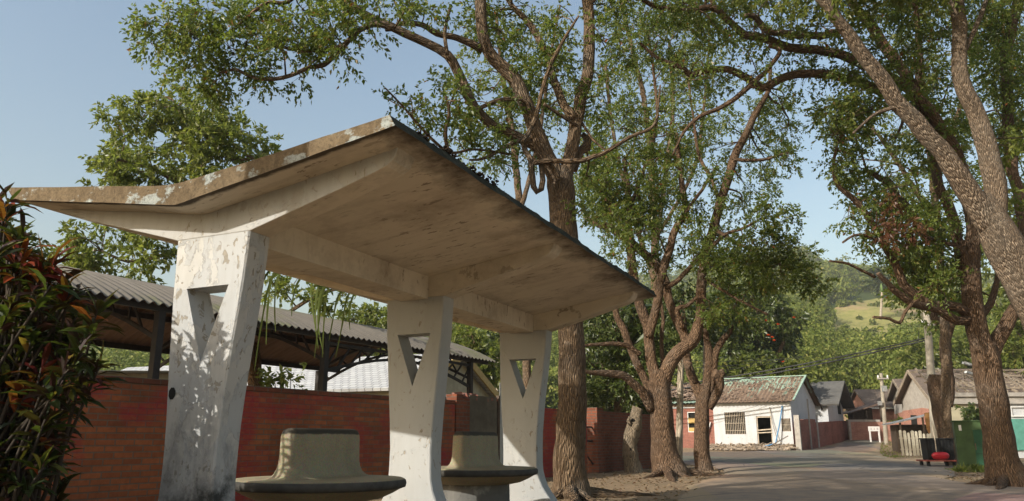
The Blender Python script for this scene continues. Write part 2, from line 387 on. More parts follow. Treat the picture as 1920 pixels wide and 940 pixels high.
G1 = [(0., (.066, .100, .019)), (.45, (.125, .170, .032)), (.8, (.185, .220, .046)), (.965, (.21, .20, .05)), (1., (.26, .07, .02))]
M['leaf'] = m_leaf('camphor_leaves', G1)
M['leaf_bright'] = m_leaf('light_leaves', [(0., (.085, .115, .022)), (.5, (.155, .185, .036)), (.9, (.22, .235, .055)), (1., (.22, .20, .05))])
M['leaf_dark'] = m_leaf('dark_leaves', [(0., (.032, .050, .012)), (.5, (.06, .085, .018)), (.9, (.10, .125, .028)), (1., (.10, .11, .03))], .25)
M['leaf_red'] = m_leaf('withered_leaves', [(0., (.08, .03, .018)), (.6, (.15, .06, .035)), (1., (.21, .11, .06))])
M['leaf_croton'] = m_leaf('croton_leaves', [(0., (.022, .005, .006)), (.32, (.035, .006, .008)), (.48, (.010, .018, .007)), (.78, (.018, .035, .009)), (.90, (.05, .085, .014)), (.955, (.18, .17, .03)), (1., (.26, .022, .010))], .3, .55, .25)
M['croton_stem'] = m_plain('croton_stem', (.045, .035, .025), .3, 12, .9)
M['leaf_croton_red'] = m_leaf('croton_red_leaves', [(0., (.05, .007, .006)), (.6, (.15, .014, .009)), (1., (.24, .05, .015))], .3, .5, .25)
M['leaf_palm'] = m_leaf('palm_leaflets', [(0., (.045, .07, .016)), (1., (.10, .13, .035))], .3)
M['cactus'] = m_leaf('cactus_stem', [(0., (.06, .09, .02)), (1., (.14, .18, .045))], .1)
M['flower'] = m_plain('orange_petals', (.75, .10, .01), .2, 9, .6)
M['hill_leaf'] = m_leaf('hill_leaves', [(0., (.08, .11, .022)), (.5, (.145, .175, .034)), (.9, (.20, .22, .05)), (1., (.26, .24, .07))], .3, .6, .2)

# ------------------------------------------------------------------ the waiting shelter
YAW = .4313; S = 2.3761
sh = thing('waiting_shelter', 'white concrete butterfly roofed waiting shelter on three pierced peeling pillars', 'shelter', (-1.8631, 4.6, 0), -YAW)
def sh_w(v, u, z):
    return Vector((-1.8631+v*math.cos(YAW)+u*math.sin(YAW), 4.6-v*math.sin(YAW)+u*math.cos(YAW), z))
def zbot(v):
    return 2.133+max(0, math.sqrt((v+.08)**2+.0004)-.02)*.152
def ztop(v):
    a = math.sqrt((v+.10)**2+.012)
    return (2.255+a*.132) if v < -.1 else (2.255+.11*.132+(a-.11)*.112)
U0, U1 = -.229, 5.267; VL, VR = -1.66, 1.475
nv, nu = 44, 110
V_, F_, MI = [], [], []
def ri(a, b, i): return a*1000+b*2+i
idx = {}
for j in range(nu+1):
    uu = U0+(U1-U0)*j/nu
    for i in range(nv+1):
        t = i/nv; vb = VL+(VR-VL)*t; vt = (VL-.10)+(VR-.035-VL+.10)*t
        e = mnoise.noise((uu*1.7, 3.3, 0))*.016+mnoise.noise((uu*7, 1.3, 0))*.010
        w = max(0., (t-.9)/.1)
        c = mnoise.noise((vb*2.3, uu*2.3, 0))*.005
        ez = mnoise.noise((vb*3.1, 9.1, 0))*.004
        yu = mnoise.noise((vb*4, j*.0, 2.2))*.006 if j in (0, nu) else 0
        V_.append((vb+e*w, uu+yu, zbot(vb)+c+ez*(j == 0))); V_.append((vt+e*w*1.6, uu+yu*1.5, ztop(vt)+c*1.2+abs(e)*w*.8+ez*(j == 0)))
def vi(i, j, k): return (j*(nv+1)+i)*2+k
for j in range(nu):
    for i in range(nv):
        F_.append([vi(i, j, 0), vi(i, j+1, 0), vi(i+1, j+1, 0), vi(i+1, j, 0)]); MI.append(0)
        F_.append([vi(i, j, 1), vi(i+1, j, 1), vi(i+1, j+1, 1), vi(i, j+1, 1)]); MI.append(3)
for i in range(nv):
    F_.append([vi(i, 0, 0), vi(i+1, 0, 0), vi(i+1, 0, 1), vi(i, 0, 1)]); MI.append(1)
    F_.append([vi(i, nu, 0), vi(i, nu, 1), vi(i+1, nu, 1), vi(i+1, nu, 0)]); MI.append(1)
for j in range(nu):
    F_.append([vi(0, j, 0), vi(0, j, 1), vi(0, j+1, 1), vi(0, j+1, 0)]); MI.append(2)
    F_.append([vi(nv, j, 0), vi(nv, j+1, 0), vi(nv, j+1, 1), vi(nv, j, 1)]); MI.append(2)
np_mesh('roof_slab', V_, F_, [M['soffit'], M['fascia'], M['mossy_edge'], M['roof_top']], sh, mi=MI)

mb = MB()
for k in range(170):
    u_ = U0+.3+(abs(random.gauss(0, .9)) if k % 3 else random.uniform(0, U1-U0-.3)); u_ = min(u_, U1-.1)
    if k % 3 == 0 and random.random() < .5: continue
    v_ = VR-.06-abs(random.gauss(0, .05)); rr = random.uniform(.010, .028)*(1.25 if u_ < 1.2 else .7)
    for q in range(random.randint(6, 14)):
        vv = min(v_+random.gauss(0, rr), VR-.012); uu = u_+random.gauss(0, rr*1.6); r = rr*random.uniform(.15, .5); z = ztop(vv)+abs(random.gauss(0, rr*.45)); ps = []
        for (lat, m_) in ((-.9, 3), (0., 6), (.9, 3)):
            for t in range(m_):
                a_ = 6.283*t/m_+random.random(); ps.append((vv+math.cos(a_)*r*math.cos(lat)*random.uniform(.6, 1.4), uu+math.sin(a_)*r*1.3*math.cos(lat)*random.uniform(.6, 1.5), z+math.sin(lat)*r*random.uniform(.4, 1.2)))
        mb.add(ps, [(0, 2, 1), (9, 10, 11)]+[(3+i, 3+(i+1) % 6, (i//2)) for i in range(6)]+[(3+(i+1) % 6, 3+i, 9+i//2) for i in range(6)]+[(3+(2*i+2) % 6, (i+1) % 3, i) for i in range(3)]+[(3+(2*i+2) % 6, 9+i, 9+(i+1) % 3) for i in range(3)])
lit = mb.build('moss_and_litter', M['litter'], sh); tag(lit, kind='stuff', label='dark moss and leaf litter along the roof edge')

PW = [(-.05, .43), (0., .42), (.06, .40), (.12, .365), (.18, .318), (.25, .268), (.33, .234), (.42, .214), (.5, .209), (.6, .207), (.68, .206), (.84, .215), (1., .227), (1.2, .246), (1.35, .259), (1.5, .272), (1.66, .284), (1.82, .293), (1.98, .30)]
D = .185; CH = .010
for k in range(3):
    mb = MB(); u0 = S*k
    loops = []
    for z, w in PW:
        jx = mnoise.noise((z*5, k*7.1, 0))*.005; jy = 0; ox = (-.022, -.004, -.04)[k]*min(1, max(0, (1.9-z)/.8))
        w1 = w+jx
        loops.append([(-w1+CH+ox, u0+jy, z), (w1-CH+ox, u0+jy, z), (w1+ox, u0+CH+jy, z), (w1+ox, u0+D-CH, z), (w1-CH+ox, u0+D, z), (-w1+CH+ox, u0+D, z), (-w1+ox, u0+D-CH, z), (-w1+ox, u0+CH+jy, z)])
    flat = [p for l in loops for p in l]; fs = []
    n = len(PW); hole = {}
    def hw(z): return .171*(z-1.203)/(1.66-1.203)
    for i in range(n-1):
        for a in range(8):
            b_ = (a+1) % 8
            if a in (0, 4) and 1.19 < PW[i][0] < 1.65: continue
            fs.append((i*8+a, i*8+b_, (i+1)*8+b_, (i+1)*8+a))
    fs.append(tuple(range(8))[::-1]); fs.append(tuple((n-1)*8+a for a in range(8)))
    mb.add(flat, fs)
    for i in range(n-1):
        z0, z1 = PW[i][0], PW[i+1][0]
        if not 1.19 < z0 < 1.65: continue
        h0, h1 = max(0, hw(z0)), hw(z1); L0, L1 = loops[i], loops[i+1]
        for (a, b_, rev) in ((0, 1, 0), (5, 4, 1)):
            y0, y1 = L0[a][1], L1[a][1]
            q = [(L0[a], (-h0, y0, z0), (-h1, y1, z1), L1[a]), ((h0, y0, z0), L0[b_], L1[b_], (h1, y1, z1))]
            for f in q: mb.add(f if not rev else f[::-1], [(0, 1, 2, 3)])
        yf0, yf1 = L0[0][1], L1[0][1]; yb = u0+D
        mb.add([(-h0, yf0, z0), (-h0, yb, z0), (-h1, yb, z1), (-h1, yf1, z1)], [(0, 1, 2, 3)])
        mb.add([(h0, yf0, z0), (h1, yf1, z1), (h1, yb, z1), (h0, yb, z0)], [(0, 1, 2, 3)])
        if abs(z1-1.66) < 1e-6:
            mb.add([(-h1, yf1, z1), (-h1, yb, z1), (h1, yb, z1), (h1, yf1, z1)], [(0, 1, 2, 3)])
    pil = mb.build('pillar', M['paint_worn'] if k == 0 else M['paint'], sh)
    if k == 0:
        tag(pil, 'front pillar with peeling paint, dark mould and an open conduit hole')
        cb = MB(); oc = [(-.203+.027*math.cos(R(22.5+45*a)), 1.021+.038*math.sin(R(22.5+45*a))) for a in range(8)]
        cb.prism(oc, lambda a, b, c: (a, c, b), -.004, .02, 0)
        cb.build('conduit_hole', M['black'], pil)
    # the rib that carries the roof over this pillar
    mb = MB(); a0, a1 = u0-.0, u0+D
    bot = [(-1.50, zbot(-1.5)-.012), (-1.2, 2.226), (-.9, 2.148), (-.6, 2.067), (-.345, 1.996), (-.30, 1.982), (.30, 1.982), (.6, 2.06), (.97, 2.158), (1.2, 2.224), (1.27, 2.248), (1.31, 2.275), (1.335, 2.31), (1.345, zbot(1.345)-.004)]
    top = [(v, zbot(v)+.03) for v in (1.345, 1.32, 1.2, .97, .6, .3, .1, -.02, -.08, -.14, -.3, -.345, -.6, -.9, -1.2, -1.5)]
    mb.prism(bot+top, lambda a, b, c: (a, c, b), a0+.002, a1-.002, 1, 0)
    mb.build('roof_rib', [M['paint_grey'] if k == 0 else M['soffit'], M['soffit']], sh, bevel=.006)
for k in range(2):
    mb = MB(); a, b_ = S*k+D+.001, S*(k+1)+.001
    mb.prism([(-.15, 1.962), (.14, 1.962), (.14, zbot(.14)+.03), (-.08, zbot(-.08)+.03), (-.15, zbot(-.15)+.03)], lambda x, z, y: (x, y, z), a, b_)
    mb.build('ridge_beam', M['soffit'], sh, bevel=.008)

# ------------------------------------------------------------------ round benches
def make_bench(label):
    t = thing('round_bench', label, 'bench', group='round concrete benches under the shelter')
    sm = MB(); sm.lathe([(.36, .335), (.44, .35), (.52, .385), (.575, .415), (.585, .418)], n=72)
    b0 = MB(); b0.lathe([(.34, -.05), (.335, .1), (.33, .334)], n=56)
    sm.lathe([(.596, .478), (.58, .486), (.4, .49), (.05, .49)], n=72)
    sm.build('seat', M['bench'], t, smooth=True, auto=40)
    r = MB(); r.lathe([(.586, .419), (.606, .425), (.612, .45), (.608, .47), (.597, .4785)], n=72); r.build('seat_rim', M['bench_rim'], t, smooth=True, auto=60)
    b0.build('pedestal', M['bench_base'], t, smooth=True, auto=40)
    k = MB(); b0_ = 0; n = 64
    rows = [(.105, .4885), (.07, .493), (.045, .505), (.026, .527), (.012, .56), (.005, .60), (.002, .68), (0, .77), (-.004, .795), (-.015, .815), (-.032, .826), (-.05, .829)]
    vs_ = []; fs_ = []
    for o_, z in rows:
        for a in range(n):
            t_ = 2*math.pi*(a+.5)/n; c_, s_ = math.cos(t_), math.sin(t_); e_ = 2/5.
            vs_.append(((.082+o_)*math.copysign(abs(c_)**e_, c_), (.385+o_)*math.copysign(abs(s_)**e_, s_), z))
    for i in range(len(rows)-1):
        for a in range(n): fs_.append((i*n+a, i*n+(a+1) % n, (i+1)*n+(a+1) % n, (i+1)*n+a))
    fs_.append(tuple((len(rows)-1)*n+a for a in range(n))); k.add(vs_, fs_)
    k.build('backrest', M['bench'], t, smooth=True, auto=50)
    return t
bench = make_bench('nearer round concrete bench, between the first and second pillar')
bench.location = sh_w(0, S*.5, 0); bench.rotation_euler.z = -YAW
b2 = copy_tree(bench); b2.location = sh_w(0.02, S*1.5, 0); b2['label'] = 'farther round concrete bench, between the second and third pillar'

# ------------------------------------------------------------------ brick walls along the compound
WA = math.atan2(.53, .848)
def wall_root(name, label, t0, cat='wall'):
    return thing(name, label, cat, (-4.3+.53*t0, 9+.848*t0, 0), math.pi/2-WA)      # local x runs along the wall
def ragged_wall(mb, x0, x1, h, th, rag=0., n=None, seed=0):
    n = n or max(2, int((x1-x0)/.1125)); top = []
    for i in range(n):
        hh = h-(abs(mnoise.noise((i*.37+seed, 2, 0)))*rag if rag else 0); hh = round(hh/.068)*.068 if rag else hh
        top.append(hh)
    poly = [(x0, -.1), (x1, -.1)]
    for i in range(n-1, -1, -1): poly += [(x0+(x1-x0)*(i+1)/n, top[i]), (x0+(x1-x0)*i/n, top[i])]
    mb.prism(poly, lambda a, b, c: (a, c, b), 0, th)
w1 = wall_root('brick_wall', 'long red brick wall behind the shelter with crimson paint smears', -7)
mb = MB(); mb.box(0, 13.15, 0, .22, -.1, 1.38); mb.build('wall_face', M['brick'], w1)
mb = MB(); mb.box(-.01, 13.16, -.012, .232, 1.381, 1.448); mb.build('coping', M['brick_plain'], w1, bevel=.006)
w2 = wall_root('brick_wall', 'broken brick wall with grey render and rubble top, right of the second pillar', 6.2)
mb = MB(); ragged_wall(mb, 0, .42, 1.56, .24, .25, 4, 3); mb.build('brick_pier', M['brick_plain'], w2)
mb = MB(); ragged_wall(mb, .425, 1.35, 1.58, .2, .12, 8, 8); mb.build('rendered_panel', M['plaster_grey'], w2)
mb = MB()
for k in range(26):
    x = random.uniform(0, 1.3); a = random.uniform(-.5, .5); z = 1.56-.05*x+random.uniform(-.05, .05)
    mb.beam((x, .03+random.random()*.1, z), (x+.17*math.cos(a), .03+random.random()*.15, z+.05*math.sin(a)), .09, .055)
mb.build('loose_bricks', M['brick_far'], w2)
w3 = wall_root('metal_sheet_post', 'upright galvanised metal sheet beside the broken brick wall', 7.65, 'metal sheet')
mb = MB()
pl = []
for i in range(25): pl.append((i*.014, .012*math.sin(i*math.pi/3)))
mb.prism(pl+[(a, b+.004) for a, b in pl[::-1]], lambda a, b, c: (a, b, c), -.1, 1.86); mb.build('sheet', M['metal_sheet'], w3)
mb = MB(); mb.box(-.06, -.012, -.02, .05, -.1, 1.6); mb.build('timber_edge', M['wood_dark'], w3)
w4 = wall_root('brick_wall', 'plain red brick wall behind the big fissured trunk, left of the gateway', 8.1)
mb = MB(); mb.box(0, 3.38, 0, .22, -.1, 1.42); mb.build('wall_face', M['brick'], w4)
w5 = wall_root('brick_wall', 'red brick wall with sunlit end pier behind the hollow stump', 11.95)
mb = MB(); mb.box(0.36, 3.6, .02, .24, -.1, 1.45); mb.build('wall_face', M['brick_plain'], w5)
mb = MB(); mb.box(0, .358, -.05, .31, -.1, 1.52); mb.build('end_pier', M['brick_plain'], w5)
g = wall_root('gate_rails', 'dark iron gate rails closing the gap beside the brick pier', 11.5, 'gate')
for z, dz in ((1.05, 0), (.72, 0), (.48, -.3)):
    mb = MB(); mb.tube([(0, .1, z), (.46, .1, z+dz)], .02, 6); mb.build('rail', M['steel'], g)

# ------------------------------------------------------------------ carport with a vaulted sheet roof
ang = math.atan2(.483, .875)
cp = thing('carport', 'open steel carport with a curved corrugated roof behind the brick wall', 'carport', (-.63, 17.3, 0), -ang)   # local y runs away along the near eave, local x to its right
L0, L1 = -13.5, .35; prof = []
NP = 22
for i in range(NP+1):
    t = i/NP; x = .12-4.64*t; z = 2.47+.66*math.sin(math.pi*t)**.9 if 0 < t < 1 else 2.47
    prof.append((x, z))
ny = int((L1-L0)/.0205); ys = np.linspace(L0, L1, ny)
V_ = []; F_ = []; MI = []
for j, y in enumerate(ys):
    for (x, z) in prof: V_.append((x, y, z+.021*math.sin(2*math.pi*y/.145)))
for j in range(ny-1):
    for i in range(NP):
        a = j*(NP+1)+i; F_.append([a, a+NP+1, a+NP+2, a+1])
F_ = np.array(F_); nb = len(V_)
V2 = np.array(V_); V3 = V2.copy(); V3[:, 2] -= .009
np_mesh('corrugated_roof', np.vstack([V2, V3]), np.vstack([F_, (F_+nb)[:, ::-1]]), [M['corr'], M['corr_under']], cp, smooth=True, mi=[0]*len(F_)+[1]*len(F_))
def vault(x):
    t = (.12-x)/4.64; return 2.47+.66*math.sin(math.pi*min(max(t, 0), 1))**.9
for x in (-.0, -.95, -2.2, -3.3, -4.4):
    mb = MB(); mb.beam((x, L0+.1, vault(x)-.09), (x, L1-.2, vault(x)-.09), .07, .1); mb.build('purlin', M['steel'], cp)
posts = [-.55, -5.13, -8.3, -11.6]
for y in posts:
    for x in (-.02, -4.4):
        mb = MB(); mb.box(x-.05, x+.05, y-.05, y+.05, -.1, vault(x)-.15); mb.build('post', M['steel'], cp)
    mb = MB(); n = 14
    P = [(-.05-4.3*i/n, y, vault(-.05-4.3*i/n)-.16) for i in range(n+1)]
    for i in range(n): mb.beam(P[i], P[i+1], .06, .06)
    B = [(-.05-4.3*i/n, y, 2.05+.62*math.sin(math.pi*i/n)) for i in range(n+1)]
    for i in range(n):
        mb.beam(B[i], B[i+1], .05, .05); mb.beam(B[i], P[i+1] if i % 2 else P[i], .03, .03)
    mb.build('cross_truss', M['steel'], cp)
for y0, y1 in ((-5.13, -.55), ):
    mb = MB(); n = 14
    P = [(-.02, y0+(y1-y0)*i/n, 2.33) for i in range(n+1)]; B = [(-.02, y0+(y1-y0)*i/n, 1.86+.36*math.sin(math.pi*i/n)) for i in range(n+1)]
    for i in range(n):
        mb.beam(B[i], B[i+1], .05, .05); mb.beam(P[i], P[i+1], .05, .05); mb.beam(B[i], P[i+1], .028, .028)
    mb.build('eave_truss', M['steel'], cp)

# ------------------------------------------------------------------ house with pale tiles behind the carport
hd = Vector((-8.5, 3.4, 0)).normalized(); ha = math.atan2(-hd.y, -hd.x)
hs = thing('tiled_house', 'cream gabled house with pale grey roof tiles and ochre bargeboards', 'house', (-2.0, 28, 0), ha)   # local -x runs away along the ridge
ZR, RI, RU = 3.75, 2.35, 3.3
for s in (-1, 1):
    me = MB(); L = math.hypot(RU, ZR-RI)
    slope = math.atan2(ZR-RI, RU)
    o = MB().box(-16, .25, 0, L+.15, 0, .1).build('roof', M['tile'], hs)
    o.location = (0, 0, ZR); o.rotation_euler = ((-slope if s > 0 else slope), 0, 0)
    if s < 0:
        o.rotation_euler = (0, 0, 0); bpy.data.objects.remove(o)
        o = MB().box(-16, .25, -L-.15, 0, 0, .1).build('roof', M['tile'], hs); o.location = (0, 0, ZR); o.rotation_euler = (slope, 0, 0)
    bb = MB(); bb.beam((.29, 0, ZR+.0), (.29, s*(RU+.1), RI-.02), .06, .26); bb.build('bargeboard', M['barge'], hs)
mb = MB(); mb.prism([(-RU+.3, -.1), (RU-.3, -.1), (RU-.3, RI+.05), (0, ZR-.08), (-RU+.3, RI+.05)], lambda a, b, c: (c, a, b), -15.8, 0.); mb.build('wall', M['cream'], hs)
mb = MB(); mb.box(.002, .05, -1.9, -.6, 1.2, 2.3); wf = mb.build('window', M['white_pl'], hs); mb = MB(); mb.box(.051, .06, -1.8, -.7, 1.3, 2.2); mb.build('pane', M['glass'], wf)

sd = thing('sheet_shed', 'low shed with a pale corrugated sheet roof behind the croton', 'shed', (-11.5, 20.5, 0), -.35)
mb = MB(); xs = [i*.04 for i in range(int(6.5/.04))]
P = [(x-3.2, .018*math.sin(x*2*math.pi/.2)) for x in xs]
o = mb.prism(P+[(a, b-.012) for a, b in P[::-1]], lambda a, b, c: (a, c, 2.42+b+c*.08), -2.4, 2.4).build('roof', M['metal_sheet'], sd)
mb = MB(); mb.prism([(-2.2, -.1), (2.2, -.1), (2.2, 2.55), (-2.2, 2.2)], lambda a, b, c: (c, a, b), -2.9, 2.9); mb.build('wall', M['cream'], sd)
# ------------------------------------------------------------------ trees
def leaf_arrays(base, d, L, W, nrm=None, curl=.05):
    """one folded leaf (two triangles on a midrib) per row"""
    n = len(base)
    if nrm is None:
        nrm = rng.normal(size=(n, 3)); nrm[:, 2] += .7
    d = d/np.linalg.norm(d, axis=1, keepdims=True)
    s = np.cross(d, nrm); s /= np.linalg.norm(s, axis=1, keepdims=True)+1e-9; u = np.cross(s, d)
    L = L[:, None]; W = W[:, None]
    m = base+d*L*.42
    V = np.stack([base, m+s*W+u*L*.10, base+d*L-u*L*curl*2, m-s*W+u*L*.10], axis=1).reshape(-1, 3)
    i = np.arange(n)*4
    Fc = np.concatenate([np.stack([i, i+2, i+1], 1), np.stack([i, i+3, i+2], 1)])
    return V, Fc

def sprigs(C, Dr, per, slen, L, droop=.3):
    """leaves along short twigs that start at C and run along Dr"""
    n = len(C); Dr = Dr/np.linalg.norm(Dr, axis=1, keepdims=True)
    t = (np.arange(per)+.5)/per
    t = np.broadcast_to(t, (n, per))+rng.normal(0, .05, (n, per))
    base = C[:, None]+Dr[:, None]*(t*slen)[..., None]; base[..., 2] -= (t**2)*slen*.25
    rd = rng.normal(size=(n, per, 3)); rd -= Dr[:, None]*(rd*Dr[:, None]).sum(-1, keepdims=True)
    rd /= np.linalg.norm(rd, axis=-1, keepdims=True)
    ld = Dr[:, None]*.75+rd*.85; ld[..., 2] -= droop
    base = base.reshape(-1, 3); ld = ld.reshape(-1, 3); k = len(base)
    sz = L*rng.uniform(.55, 1.3, k)
    return leaf_arrays(base, ld, sz, sz*rng.uniform(.20, .31, k))

def fill(poly, n, r0, r1, Y0, Y1, dens=1., flat=.75):
    poly = [tuple(p) for p in poly]
    xs = [p[0] for p in poly]; ys = [p[1] for p in poly]; out = []
    def inside(x, y):
        c = False; j = len(poly)-1
        for i in range(len(poly)):
            (xi, yi), (xj, yj) = poly[i], poly[j]
            if (yi > y) != (yj > y) and x < (xj-xi)*(y-yi)/(yj-yi)+xi: c = not c
            j = i
        return c
    while len(out) < n:
        best = None
        for _ in range(6):
            while True:
                x, y = random.uniform(min(xs), max(xs)), random.uniform(min(ys), max(ys))
                if inside(x, y): break
            dd = min([(x-o[0])**2+(y-o[1])**2 for o in out], default=1e9)
            if best is None or dd > best[0]: best = (dd, x, y)
        r = random.uniform(r0, r1); out.append((best[1], best[2], r, r*flat, random.uniform(Y0, Y1), dens))
    return out

def make_tree(name, label, cat, base, limbs, blobs, bark, leaf, L=.085, per=10, slen=.24, group=None, leafname='crown', extra=None, twig=.006, grow=0., nside=14, dens=1., wood='trunk', droop=.3, hs=1.):
    """limbs: (rows of px,py,half width px), Y at both ends. blobs: leafy masses px,py,rx,ry,Y,density"""
    t = thing(name, label, cat, base, 0, group)
    mb = MB(); nodes = []
    for li, (P, Ya, Yb) in enumerate(limbs):
        rows = []; n = len(P); acc = [0.]
        for a, b in zip(P, P[1:]): acc.append(acc[-1]+math.hypot(b[0]-a[0], b[1]-a[1]))
        for i, (px, py, h) in enumerate(P):
            h *= 1+(hs-1)*min(1, max(0, (h-7)/8))
            Y = Ya+(Yb-Ya)*acc[i]/acc[-1]; p = pt(px, py, Y); rows.append((p.x, p.y, p.z, h*scl(p)))
        rad = max(r[3] for r in rows)
        Q = spline(rows, .12 if rad > .08 else .07)
        wob = [] 
        for i, q in enumerate(Q):
            j = Vector((mnoise.noise((i*.35, li*3.1, 0)), mnoise.noise((i*.35, li*3.1, 7)), mnoise.noise((i*.35, li*3.1, 13))))*min(.35*q[3], .03)
            wob.append((q[0]+j.x, q[1]+j.y, q[2]+j.z, max(q[3], .004)))
        big = rad > .1
        mb.tube([w[:3] for w in wob], [w[3] for w in wob], n=max(20, nside) if rad > .2 else (nside if big else 7), rough=.13 if big else .10, seed=li*5.3)
        for w in wob: nodes.append(w)
    nodes = np.array(nodes); tw = MB(); LV = []; LF = []; off = 0
    for (px, py, rx, ry, Y, de) in blobs:
        c = pt(px, py, Y); k = scl(c); a, b, dd = rx*k, ry*k, (rx+ry)/2*k*1.15
        c = np.array(c)
        ok = nodes[(nodes[:, 3] < .22)] if (nodes[:, 3] < .22).any() else nodes
        D2 = ((ok[:, :3]-c)**2).sum(1)+np.where(ok[:, 2] > c[2]+.4, .6, 0.); w = ok[D2.argmin()]
        p0 = w[:3]; dist = np.linalg.norm(c-p0); r0 = min(w[3]*.55, .008+.012*dist)
        side = rng.normal(size=3)*.16*dist; q = []
        m = max(3, int(dist/.22))
        for i in range(m+1):
            s_ = i/m; q.append(p0+(c-p0)*s_+side*math.sin(math.pi*s_)+np.array([0, 0, .12*dist*math.sin(math.pi*s_)])+(rng.normal(size=3)*.02*(0 < i < m)))
        if dist > .12: tw.tube([tuple(x) for x in q], [r0+(twig*.9-r0)*i/m for i in range(m+1)], 5)
        area = math.pi*rx*ry; lp = L*.62/k
        N = max(8, int(2.3*dens*de*1.15*area/(lp*lp*.30)))
        ns = max(3, N//per); nsub = max(3, int(ns/5))
        u = rng.normal(size=(nsub, 3)); u /= np.linalg.norm(u, axis=1, keepdims=True); u *= rng.uniform(.25, 1, (nsub, 1))**.5
        sub = c+u*np.array([a, dd, b])
        for sc in sub:
            e = q[random.randint(len(q)//2, len(q)-1)]; mid = (e+sc)/2+rng.normal(size=3)*.06*np.linalg.norm(sc-e)+np.array([0, 0, .03])
            tw.tube([tuple(e), tuple(mid), tuple(sc)], [twig*.8, twig*.6, twig*.3], 4, cap=False)
        pick = rng.integers(0, nsub, ns); sz = .30*max(a, b)
        C = sub[pick]+rng.normal(size=(ns, 3))*np.array([sz, sz, sz*.7])*.6
        Dr = (C-c)/max(a, b)*.6+(C-sub[pick])/(sz+1e-6)*.35+rng.normal(size=(ns, 3))*.45; Dr[:, 2] -= .12
        V, Fc = sprigs(C, Dr, per, slen, L, droop); LV.append(V); LF.append(Fc+off); off += len(V)
    if tw.v:
        k0 = len(mb.v); mb.v += tw.v; mb.f += [[i+k0 for i in f] for f in tw.f]; mb.m += tw.m; mb.uv += tw.uv
    if mb.v: mb.build(wood, bark, t, off=base, smooth=True, uv=True)
    if LV: np_mesh(leafname, np.vstack(LV), np.vstack(LF), leaf, t, off=base)
    return t
NLEAF = 0
bA = gp(1068, 932)
A = 11.0
limbsA = [
 ([(1070,945,58),(1068,925,50),(1067,900,42),(1068,860,38),(1070,800,36),(1073,700,34),(1069,600,32),(1063,500,31),(1056,400,30),(1050,345,31),(1046,318,24)], A, A),
 ([(1050,365,22),(1042,330,23),(1025,295,21),(1000,232,19),(975,172,18),(945,125,16),(915,95,14),(903,50,13),(899,-20,12),(885,-120,9),(860,-200,6)], A, 10.4),
 ([(1056,372,20),(1060,335,19),(1068,300,17),(1080,232,16),(1091,180,15),(1103,120,14),(1104,40,13),(1097,-40,12),(1085,-130,9),(1100,-220,6)], A, 11.4),
 ([(1022,290,12),(1003,272,13),(975,258,12),(925,238,11),(890,200,11),(868,150,11),(838,103,10),(800,80,9),(760,62,9),(700,35,8),(650,5,8),(615,-30,7),(560,-80,5)], A, 9.6),
 ([(905,92,9),(893,86,8),(860,72,6),(820,62,6),(790,47,5),(752,44,5),(738,54,5),(722,56,4)], 10.7, 10.1),
 ([(738,54,6),(700,45,6),(668,62,5),(642,90,5),(607,122,5),(580,126,4),(545,142,4),(505,149,4),(468,142,3.5),(440,130,3),(412,137,2)], 10.0, 9.6),
 ([(648,82,4),(620,92,4),(560,95,3.5),(520,85,3),(497,73,3),(488,62,2),(470,68,2)], 9.9, 9.7),
 ([(610,92,3),(600,105,2.5),(582,120,2)], 9.9, 9.8), ([(462,78,2.5),(458,100,2),(452,115,1.5)], 9.8, 9.7),
 ([(570,-30,4),(540,4,4),(505,5,4),(480,18,3.5),(455,40,3),(430,60,2.5),(380,78,2)], 9.8, 9.6),
 ([(640,-10,4),(648,40,3),(655,65,2.5)], 9.9, 9.9),
 ([(980,262,5),(986,285,5.5),(995,300,6),(998,332,6),(1001,350,6),(1008,360,6),(1015,355,6),(1018,338,5.5),(1014,308,5)], 10.7, 10.6),
 ([(980,268,5),(1000,232,5),(1008,205,4.5),(1018,165,4),(1035,115,4),(1052,84,3.5),(1060,70,3),(1085,30,2)], 10.6, 10.4),
 ([(1050,340,6),(1030,308,5),(1004,306,5),(1000,303,5)], 10.7, 10.55), ([(1002,306,5),(1035,301,5),(1085,301,5),(1130,288,4.2),(1180,258,3.6),(1225,237,3),(1234,200,2.2),(1238,160,1.6)], 10.55, 10.2),
 ([(978,262,4.5),(945,277,4),(908,297,3),(880,300,2)], 10.7, 10.3),
 ([(1075,222,11),(1058,200,9),(1040,150,8),(1028,110,7.5),(1008,70,7),(985,35,6),(960,10,5),(940,-20,4)], 11.0, 11.8),
 ([(1075,320,7),(1088,285,9),(1098,278,11),(1101,262,9),(1092,252,5)], 11.2, 11.3),
 ([(838,103,4),(834,60,3.5),(845,10,3)], 10.2, 10.2), ([(1000,235,4),(985,190,4),(940,188,4.5),(905,200,4),(880,215,3)], 10.8, 10.4),
 ([(1080,235,4),(1050,215,3.5),(1020,195,3)], 11, 10.7), ([(1085,220,3),(1110,260,2.5),(1140,285,2)], 11.1, 11.),
 ([(840,285,4),(835,250,3.5),(842,215,3),(836,180,2.5)], 10., 9.8), ([(960,290,2.5),(890,280,2.5),(840,285,3),(790,240,3),(760,205,2.2),(722,165,1.5)], 10.6, 9.4),
]
